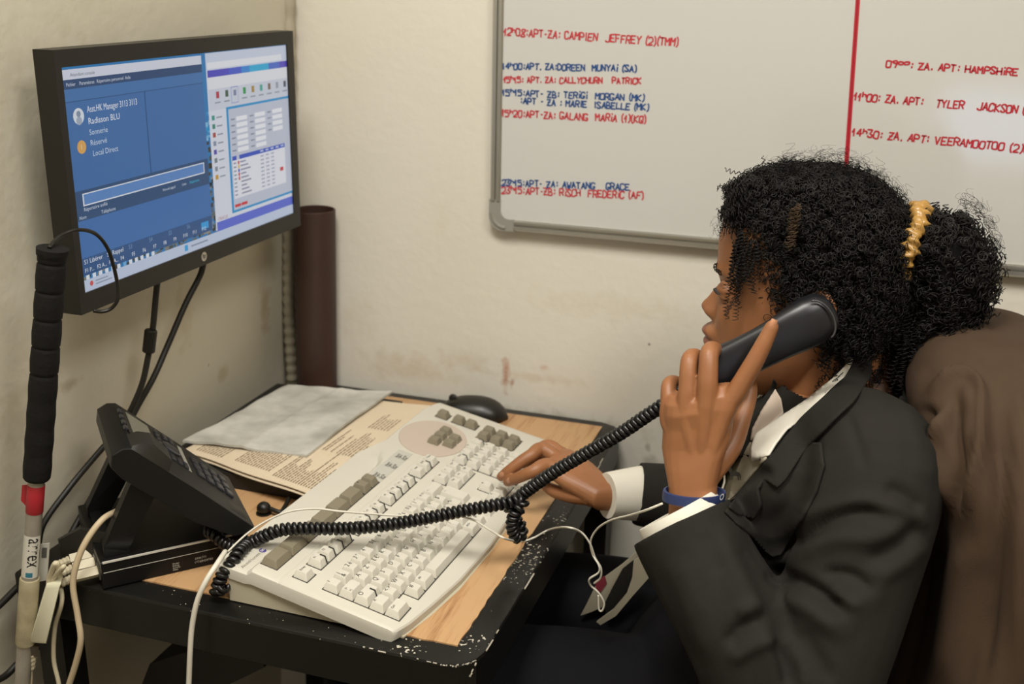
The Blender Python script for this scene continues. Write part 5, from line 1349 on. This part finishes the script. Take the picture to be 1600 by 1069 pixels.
for k in H.choice(A_.size, 8200, p=pw):
    i0, j0 = divmod(int(k), na); a_, b_ = H.uniform(0, 1, 2)
    p = CR[i0, j0] * (1 - a_) * (1 - b_) + CR[i0 + 1, j0] * a_ * (1 - b_) + CR[i0, (j0 + 1) % na] * (1 - a_) * b_ + CR[i0 + 1, (j0 + 1) % na] * a_ * b_
    c_ = np.array([.85, YM, 1.09]); nrm = (p - c_) / np.array([.10, .085, .12]); nrm /= np.linalg.norm(nrm)
    d = nrm * .7 + H.normal(size=3) * .6 + np.array([.12, 0, -.25])
    seeds.append((p - nrm * H.uniform(.003, .010), d, H.uniform(.0015, .0038), H.uniform(.0025, .0055), H.uniform(1.6, 3.4), H.uniform(0, 6.28), H.uniform(.0, .006)))
for k in range(900):
    a = H.uniform(0, 6.28); r = math.sqrt(H.uniform(0, 1)); p = np.array([.838 + .06 * r * math.cos(a), YM + .048 * r * math.sin(a), 1.213 - .010 * r * r])
    d = np.array([.3 * math.cos(a), .3 * math.sin(a), 1]) + H.normal(size=3) * .5
    seeds.append((p - (0, 0, .006), d, H.uniform(.0018, .004), H.uniform(.003, .005), H.uniform(1.6, 3), H.uniform(0, 6.28), .002))
# nape
for k in range(500):
    a = H.uniform(-1.3, 1.3); p = np.array([.845 + .080 * math.cos(a), YM + .066 * math.sin(a), H.uniform(.985, 1.04)])
    seeds.append((p, np.array([math.cos(a) * .5, math.sin(a) * .5, -1]) + H.normal(size=3) * .4, H.uniform(.0015, .003), .004, H.uniform(1.6, 3.5), H.uniform(0, 6.28), .003))
# fringe tumbling over the forehead
for k in range(420):
    y_ = YM + H.uniform(-.062, .062); p = np.array([.752 + .16 * (y_ - YM) ** 2 / .0038 * .06 + H.uniform(0, .02), y_, H.uniform(1.150, 1.192)])
    d = np.array([-1, H.normal() * .4, H.uniform(-.5, .5)])
    seeds.append((p, d, H.uniform(.002, .0045), H.uniform(.003, .006), H.uniform(2, 4.5), H.uniform(0, 6.28), H.uniform(.004, .014)))
# ringlets beside the cheek and temple
for s in (-1, 1):
    for k in range(20):
        u = H.uniform(0, 1); p = np.array([.764 + .022 * u + H.uniform(-.004, .004), YM + s * (.060 + .014 * u), 1.150 - .012 * u])
        L_ = H.uniform(.030, .062)
        seeds.append((p, np.array([H.normal() * .10 - .02, s * .10, -1]), H.uniform(.0015, .003), .0036, L_ / .0036, H.uniform(0, 6.28), .004))
    for k in range(7):
        p = np.array([.759 + H.uniform(0, .009), YM + s * .060, 1.135]); seeds.append((p, np.array([H.normal() * .05, s * .04, -1]), H.uniform(.0018, .0028), .004, H.uniform(.05, .092) / .004, H.uniform(0, 6.28), .003))
curls(seeds, 'hair_curls', person, hairm2)
# loose frizz
fs = []
for k in range(420):
    a = H.uniform(.15, 3.0); y_ = YM + H.uniform(-.05, .05)
    p = np.array([.845 - .098 * math.cos(a), y_, 1.115 + .098 * math.sin(a)]); d = np.array([-math.cos(a), H.normal() * .5, math.sin(a)]) + H.normal(size=3) * .4
    fs.append((p, d, H.uniform(.003, .007), H.uniform(.006, .010), H.uniform(1.2, 2.6), H.uniform(0, 6.28), .0))
for k in range(120):
    a = H.uniform(-1.2, 1.5); p = np.array([.985 + .042 * math.cos(a), YM + H.uniform(-.03, .03), 1.12 + .06 * math.sin(a)]); d = np.array([math.cos(a), H.normal() * .5, math.sin(a)]) + H.normal(size=3) * .4
    fs.append((p, d, H.uniform(.003, .006), .007, H.uniform(1.2, 2.4), H.uniform(0, 6.28), 0))
curls(fs, 'frizz', person, hairm, .00022, 3)
# brown parting streak over the temple
f = []
for k in range(60):
    t = H.uniform(0, 1); p = on(1245 - 10 * t + H.uniform(-5, 5) * (1.2 - t), 318 + 62 * t, 1, YM - .094)
    f.append((p, np.array([H.normal() * .3, -.3, -1 + H.normal() * .3]), H.uniform(.0015, .003), .004, 2.2, H.uniform(0, 6.28), 0))
curls(f, 'parting_streak', person, mat('hair_parting', '4e4032', .8, spec=.1))
# ponytail
pt = MB(); PC = np.array([.985, YM, 1.118])
core = smoothpath([(.935, YM, 1.132), (.955, YM, 1.134), (.980, YM, 1.125), (.992, YM, 1.095), (.985, YM, 1.06), (.965, YM, 1.025)], 6)
pt.tube(core, np.interp(np.arange(len(core)), [0, 6, 12, 18, 24, 30], [.026, .032, .042, .040, .030, .014]), 18)
pony = obj('ponytail', pt, hairm, person, True)
ps = []
for k in range(2600):
    i = H.integers(3, len(core)); c_ = core[i]; r = np.interp(i, [0, 6, 12, 18, 24, 30], [.028, .036, .045, .042, .034, .018])
    d0 = H.normal(size=3); d0 /= np.linalg.norm(d0); p = c_ + d0 * r * H.uniform(.85, 1.05); d = d0 * .8 + H.normal(size=3) * .5 + (0.1, 0, -.4)
    ps.append((p, d, H.uniform(.0022, .0048), H.uniform(.003, .006), H.uniform(1.8, 3.6), H.uniform(0, 6.28), H.uniform(0, .008)))
for k in range(150):
    p = np.array([.962 + H.uniform(-.022, .028), YM + H.uniform(-.03, .03), 1.055 + H.uniform(-.02, .02)]); L_ = H.uniform(.03, .075)
    ps.append((p, np.array([H.normal() * .12 - .06, H.normal() * .1, -1]), H.uniform(.0022, .004), .0045, L_ / .0045, H.uniform(0, 6.28), .002))
for k in range(60):
    p = np.array([.938 + H.uniform(-.006, .012), YM + H.uniform(-.03, .03), 1.07]); ps.append((p, np.array([H.normal() * .1, 0, -1]), .003, .0045, H.uniform(.02, .045) / .0045, H.uniform(0, 6.28), 0))
curls(ps, 'ponytail_curls', pony, hairm2, .00095)
# satin scrunchie round its base
f = MB(); aq = np.array([.975, 0, -.22]); aq /= np.linalg.norm(aq); up_s = np.cross(aq, [0, 1, 0]); up_s = up_s if up_s[2] > 0 else -up_s
c0 = np.array([.9400, YM, 1.1305]); rings = []
for k in range(144):
    t = 2 * math.pi * k / 144; rad = .0440; e_ = np.array([0, 1., 0]) * math.cos(t) + up_s * math.sin(t); ring = []
    wob = .0016 * math.sin(9 * t) + .0018 * math.sin(23 * t + 1)
    for j in range(12):
        a = 2 * math.pi * j / 12; r_ = .0072 + .0016 * math.sin(19 * t + 2 * a) + .0014 * math.sin(37 * t - a)
        ring.append(c0 + e_ * (rad + r_ * math.cos(a)) + aq * (r_ * 1.15 * math.sin(a) + wob))
    rings.append(ring)
rings.append(rings[0]); f.loft(rings, cap=False)
obj('hair_scrunchie', f, mat('satin_gold', 'a67f42', .32, spec=.6), person, True)

# ------------------------------------------------------------------ handset and its coiled cord
hs = thing('telephone_handset', 'black telephone handset held to the ear by the seated person', 'handset', (.80, -.43, 1.03))
HA = on(1093, 592, 1, -.448); HB = on(1288, 492, 1, -.418)
hx = (HB - HA); HL = np.linalg.norm(hx); hx /= HL
hz_ = np.array([0, 1., 0]) - hx * hx[1]; hz_ /= np.linalg.norm(hz_)       # towards the face
hy_ = np.cross(hz_, hx); hy_ = hy_ if hy_[2] > 0 else -hy_
f = MB(); rings = []
for t, w_, d0, d1 in ((-.045, .006, -.004, .010), (-.035, .014, -.008, .016), (-.01, .0215, -.010, .021), (.08, .0235, -.0125, .022), (.2, .0225, -.0125, .014), (.35, .0215, -.0125, .008), (.5, .0215, -.013, .006), (.65, .0225, -.0135, .008), (.78, .0245, -.014, .015), (.9, .0255, -.0135, .024), (1.0, .0235, -.011, .024), (1.06, .017, -.007, .019), (1.085, .007, -.002, .012)):
    c = HA + hx * HL * t; ring = []
    for a in np.linspace(0, 2 * math.pi, 24, endpoint=False):
        ca, sa = math.cos(a), math.sin(a); ca = np.sign(ca) * abs(ca) ** .7; sa = np.sign(sa) * abs(sa) ** .7
        ring.append(c + hy_ * w_ * ca + hz_ * ((d1 + d0) / 2 + (d1 - d0) / 2 * sa))
    rings.append(ring)
f.loft(rings)
hme = f.mesh('shell', mat('handset_black', '15161a', .38, spec=.5), True)
link('shell', hme, hs)
# seam line round the earpiece
f = MB(); rim = [HA + hx * HL * (.955 + .09 * math.cos(t)) + hy_ * .0215 * math.sin(t) - hz_ * .0128 for t in np.linspace(-1.5, 1.5, 20)]
f.tube(rim, .0011, 6); obj('seam', f, mat('handset_grey', '3a3a3c', .35), hs, True)
def coil(path, R0, pitch, wire, nside=6, per=12):
    path = smoothpath(path, 14); sg = np.linalg.norm(np.diff(path, axis=0), axis=1); s = np.concatenate([[0], np.cumsum(sg)])
    n = int(s[-1] / pitch * per); ss = np.linspace(0, s[-1], n); C = np.stack([np.interp(ss, s, path[:, i]) for i in range(3)], 1)
    T_ = np.gradient(C, axis=0); T_ /= np.linalg.norm(T_, axis=1)[:, None] + 1e-9
    u_ = np.array([0, 0, 1.]); Uv = []
    for t_ in T_:
        u_ = u_ - t_ * (u_ @ t_); u_ /= np.linalg.norm(u_) + 1e-9; Uv.append(u_)
    Uv = np.array(Uv); Wv = np.cross(T_, Uv); ph_ = ss / pitch * 2 * math.pi
    P = C + R0 * (np.cos(ph_)[:, None] * Uv + np.sin(ph_)[:, None] * Wv)
    m_ = MB(); m_.tube(P, wire, nside); return m_
cord_m = mat('cord_black', '0f0f0f', .32, spec=.55)
cd = thing('coiled_cord', 'black coiled handset cord running across the keyboard to the desk phone', 'cord', (.5, -.45, .8))
zk = lambda px, py, z: on(px, py, 2, z)
P1 = [HA - hx * .012, on(1034, 634, 1, -.452), on(1010, 650, 1, -.450), on(970, 677, 1, -.445), on(920, 706, 1, -.44), on(870, 735, 1, -.435), on(830, 762, 1, -.43), on(806, 782, 1, -.428), on(797, 795, 1, -.43),
      on(806, 812, 1, -.432), on(815, 826, 1, -.434), on(812, 840, 1, -.436), on(804, 836, 1, -.442), on(800, 818, 1, -.446), on(806, 800, 1, -.446), on(817, 790, 1, -.44), on(812, 782, 1, -.438), on(796, 785, 1, -.445),
      on(770, 790, 1, -.452), on(720, 799, 1, -.465), on(660, 811, 1, -.48), on(600, 821, 1, -.498), on(540, 826, 1, -.518), on(480, 826, 1, -.538), on(440, 828, 1, -.550), on(415, 837, 1, -.556), on(392, 848, 1, -.557), on(372, 856, 1, -.556), on(352, 850, 1, -.553), on(335, 836, 1, -.550), on(322, 828, 1, -.545)]
obj('coil', coil(P1, .0052, .0064, .00305), cord_m, cd, True)
P2 = [on(388, 850, 1, -.560), on(374, 862, 1, -.585), on(362, 880, 1, -.600), on(348, 898, 1, -.609), on(341, 914, 1, -.6125), on(338, 924, 1, -.613), on(352, 916, 1, -.6125)]
obj('coil', coil(P2, .0052, .0066, .00305), cord_m, cd, True)

# ------------------------------------------------------------------ white earphone lead
hp = thing('earphone_lead', 'thin white earphone lead trailing from the blazer over the keyboard', 'earphone lead', (.6, -.45, .75))
lw = .00125
P = [zk(356, 862, .775), on(385, 835, 1, -.56), on(415, 815, 1, -.545), on(450, 800, 1, -.535), on(490, 795, 1, -.525), on(530, 799, 1, -.52), on(580, 803, 1, -.495), on(630, 806, 1, -.470), on(690, 803, 1, -.445), on(735, 811, 1, -.455), on(765, 828, 1, -.48), on(790, 842, 1, -.50), zk(815, 846, .735), zk(835, 840, .734), zk(858, 828, .734), on(885, 824, 1, -.44), on(908, 832, 1, -.43), on(922, 850, 1, -.425), on(930, 872, 1, -.42), on(939, 888, 1, -.42), on(938, 903, 1, -.42), on(928, 912, 1, -.42)]
cable('wire', P, lw, wht2, None, n=6, parent=hp)
P = [on(1035, 787, 1, -.535), on(1010, 797, 1, -.53), on(985, 805, 1, -.50), on(955, 813, 1, -.46), on(934, 826, 1, -.43), on(923, 845, 1, -.42), on(926, 866, 1, -.42), on(936, 884, 1, -.425), on(935, 895, 1, -.425), on(921, 905, 1, -.425), on(923, 915, 1, -.42), on(935, 926, 1, -.42), on(944, 942, 1, -.42), on(941, 954, 1, -.42), on(936, 952, 1, -.42), on(935, 930, 1, -.42)]
cable('wire', P, lw, wht2, None, n=6, parent=hp)
P = [on(1182, 674, 1, -.37), on(1172, 671, 1, -.375), on(1160, 674, 1, -.375), on(1148, 684, 1, -.38)]
cable('wire', P, lw, wht2, None, n=6, parent=hp)
f = MB(); a, b = on(1162, 673, 1, -.376), on(1142, 690, 1, -.38); f.tube([a, b], [.0022, .0022], 8); obj('microphone', f, wht2, hp, 30)
P = [on(1142, 690, 1, -.38), on(1133, 715, 1, -.40), on(1131, 735, 1, -.41), on(1132, 752, 1, -.42), on(1127, 768, 1, -.43)]
cable('wire', P, lw, wht2, None, n=6, parent=hp)

# ------------------------------------------------------------------ chair with a brown coat over its back
chair = thing('office_chair', 'office chair under the seated person, its back hidden by a brown coat', 'chair', (.86, -.30, 0))
dkf = mat('chair_fabric', '1d1b18', .85)
f = MB(); f.loft([[(.86 + a * .27 * k, -.30 + b * .25 * k, z) for a, b in [(math.copysign(abs(math.cos(t)) ** .5, math.cos(t)), math.copysign(abs(math.sin(t)) ** .5, math.sin(t))) for t in np.linspace(0, 2 * math.pi, 28, endpoint=False)]] for k, z in ((.9, .375), (1, .39), (1, .425), (.95, .44))])
obj('seat', f, dkf, chair, 40)
f = MB(); f.tube([(.86, -.30, .06), (.86, -.30, .375)], .028, 16); obj('gas_column', f, blk, chair, 30)
for k in range(5):
    t = 2 * math.pi * k / 5 + .3; d = np.array([math.cos(t), math.sin(t), 0]); f = MB(); c_ = np.array([.86, -.30, .085]); f.tube([c_, c_ + d * .28 - (0, 0, .02)], [.024, .016], 10); obj('leg', f, blk, chair, 30)
    f = MB(); p = c_ + d * .28; p[2] = .028; s_ = np.array([-d[1], d[0], 0]); f.tube([p - s_ * .018, p + s_ * .018], .027, 16); obj('caster', f, blk2, chair, 30)
f = MB(); f.tube(smoothpath([(1.02, -.30, .40), (1.12, -.30, .40), (1.15, -.30, .52), (1.13, -.30, .75)], 6), .016, 10); obj('back_support', f, blk, chair, True)
bt = [(.58, 1.06, 1.12, .18), (.62, 1.05, 1.13, .20), (.80, 1.06, 1.14, .20), (.95, 1.05, 1.13, .18), (.99, 1.05, 1.11, .15), (1.01, 1.055, 1.09, .10)]
f = MB(); f.loft(rings_x(bt, 32, ex=3)); obj('backrest', f, dkf, chair, 40)
# the coat: rounded shoulders over the backrest, skirts falling in folds
cm = MB(); rings = []
coat_t = [(.30, .985, 1.24, .280), (.45, .985, 1.23, .275), (.60, .990, 1.215, .262), (.72, .996, 1.20, .250), (.82, .998, 1.19, .242), (.90, .985, 1.175, .232), (.95, .966, 1.16, .220), (.99, .956, 1.145, .198), (1.015, .960, 1.128, .170), (1.035, .970, 1.108, .135), (1.047, .984, 1.088, .100), (1.055, 1.004, 1.062, .055)]
zc_ = np.concatenate([np.linspace(.30, .98, 70), np.linspace(.985, 1.055, 26)])
CRG = np.array(rings_x(slices_interp(coat_t, zc_), 160, ex=2.6))
q_ = CRG - CRG.mean(axis=1, keepdims=True); th_ = np.arctan2(q_[..., 1], q_[..., 0]); zf = np.clip((1.0 - CRG[..., 2]) / .45, 0, 1)
rad = 1 + zf * (.042 * np.sin(7 * th_ + 1.2 + 1.5 * CRG[..., 2]) + .030 * np.sin(13 * th_ + .5 - 3 * CRG[..., 2]) + .010 * np.sin(23 * th_ + 5 * CRG[..., 2])) + .006 * np.sin(5 * th_ + 30 * CRG[..., 2]) * np.clip(zf * 4, 0, 1)
CRG[..., :2] = CRG.mean(axis=1, keepdims=True)[..., :2] + q_[..., :2] * rad[..., None]
cm.loft([r for r in CRG])
coat = thing('brown_coat', 'brown cloth coat draped over the back of the office chair', 'coat', (1.09, -.30, .30))
cmat = mat('coat_brown', '46372a', .9, spec=.2, bump=(700, .4, .0006), noise=(40, .4), col2='3e3024')
cme = cm.mesh('coat_body', cmat, True)
VV = getv(cme).copy(); NN = getn(cme).copy()
VV = folds(VV, NN, [([(1448, 616), (1474, 596), (1498, 581), (1522, 590), (1534, 622), (1532, 690), (1516, 760), (1498, 810)], 8, .013), ([(1505, 600), (1520, 640), (1516, 700)], 12, .006), ([(1484, 640), (1466, 672), (1456, 702), (1472, 742), (1490, 800)], 9, .014),
    ([(1497, 618), (1492, 670), (1498, 740), (1496, 800)], 9, -.012), ([(1446, 630), (1450, 670), (1445, 720)], 12, -.010), ([(1560, 640), (1566, 760), (1550, 900), (1530, 1080)], 16, -.014), ([(1590, 600), (1596, 760), (1590, 1080)], 14, .012),
    ([(1510, 840), (1495, 940), (1470, 1080)], 20, .009), ([(1470, 820), (1450, 940), (1430, 1080)], 16, -.008), ([(1430, 590), (1480, 565), (1560, 600)], 14, -.004), ([(1535, 870), (1520, 980), (1505, 1080)], 12, -.006)])
setv(cme, VV)
link('coat_body', cme, coat)
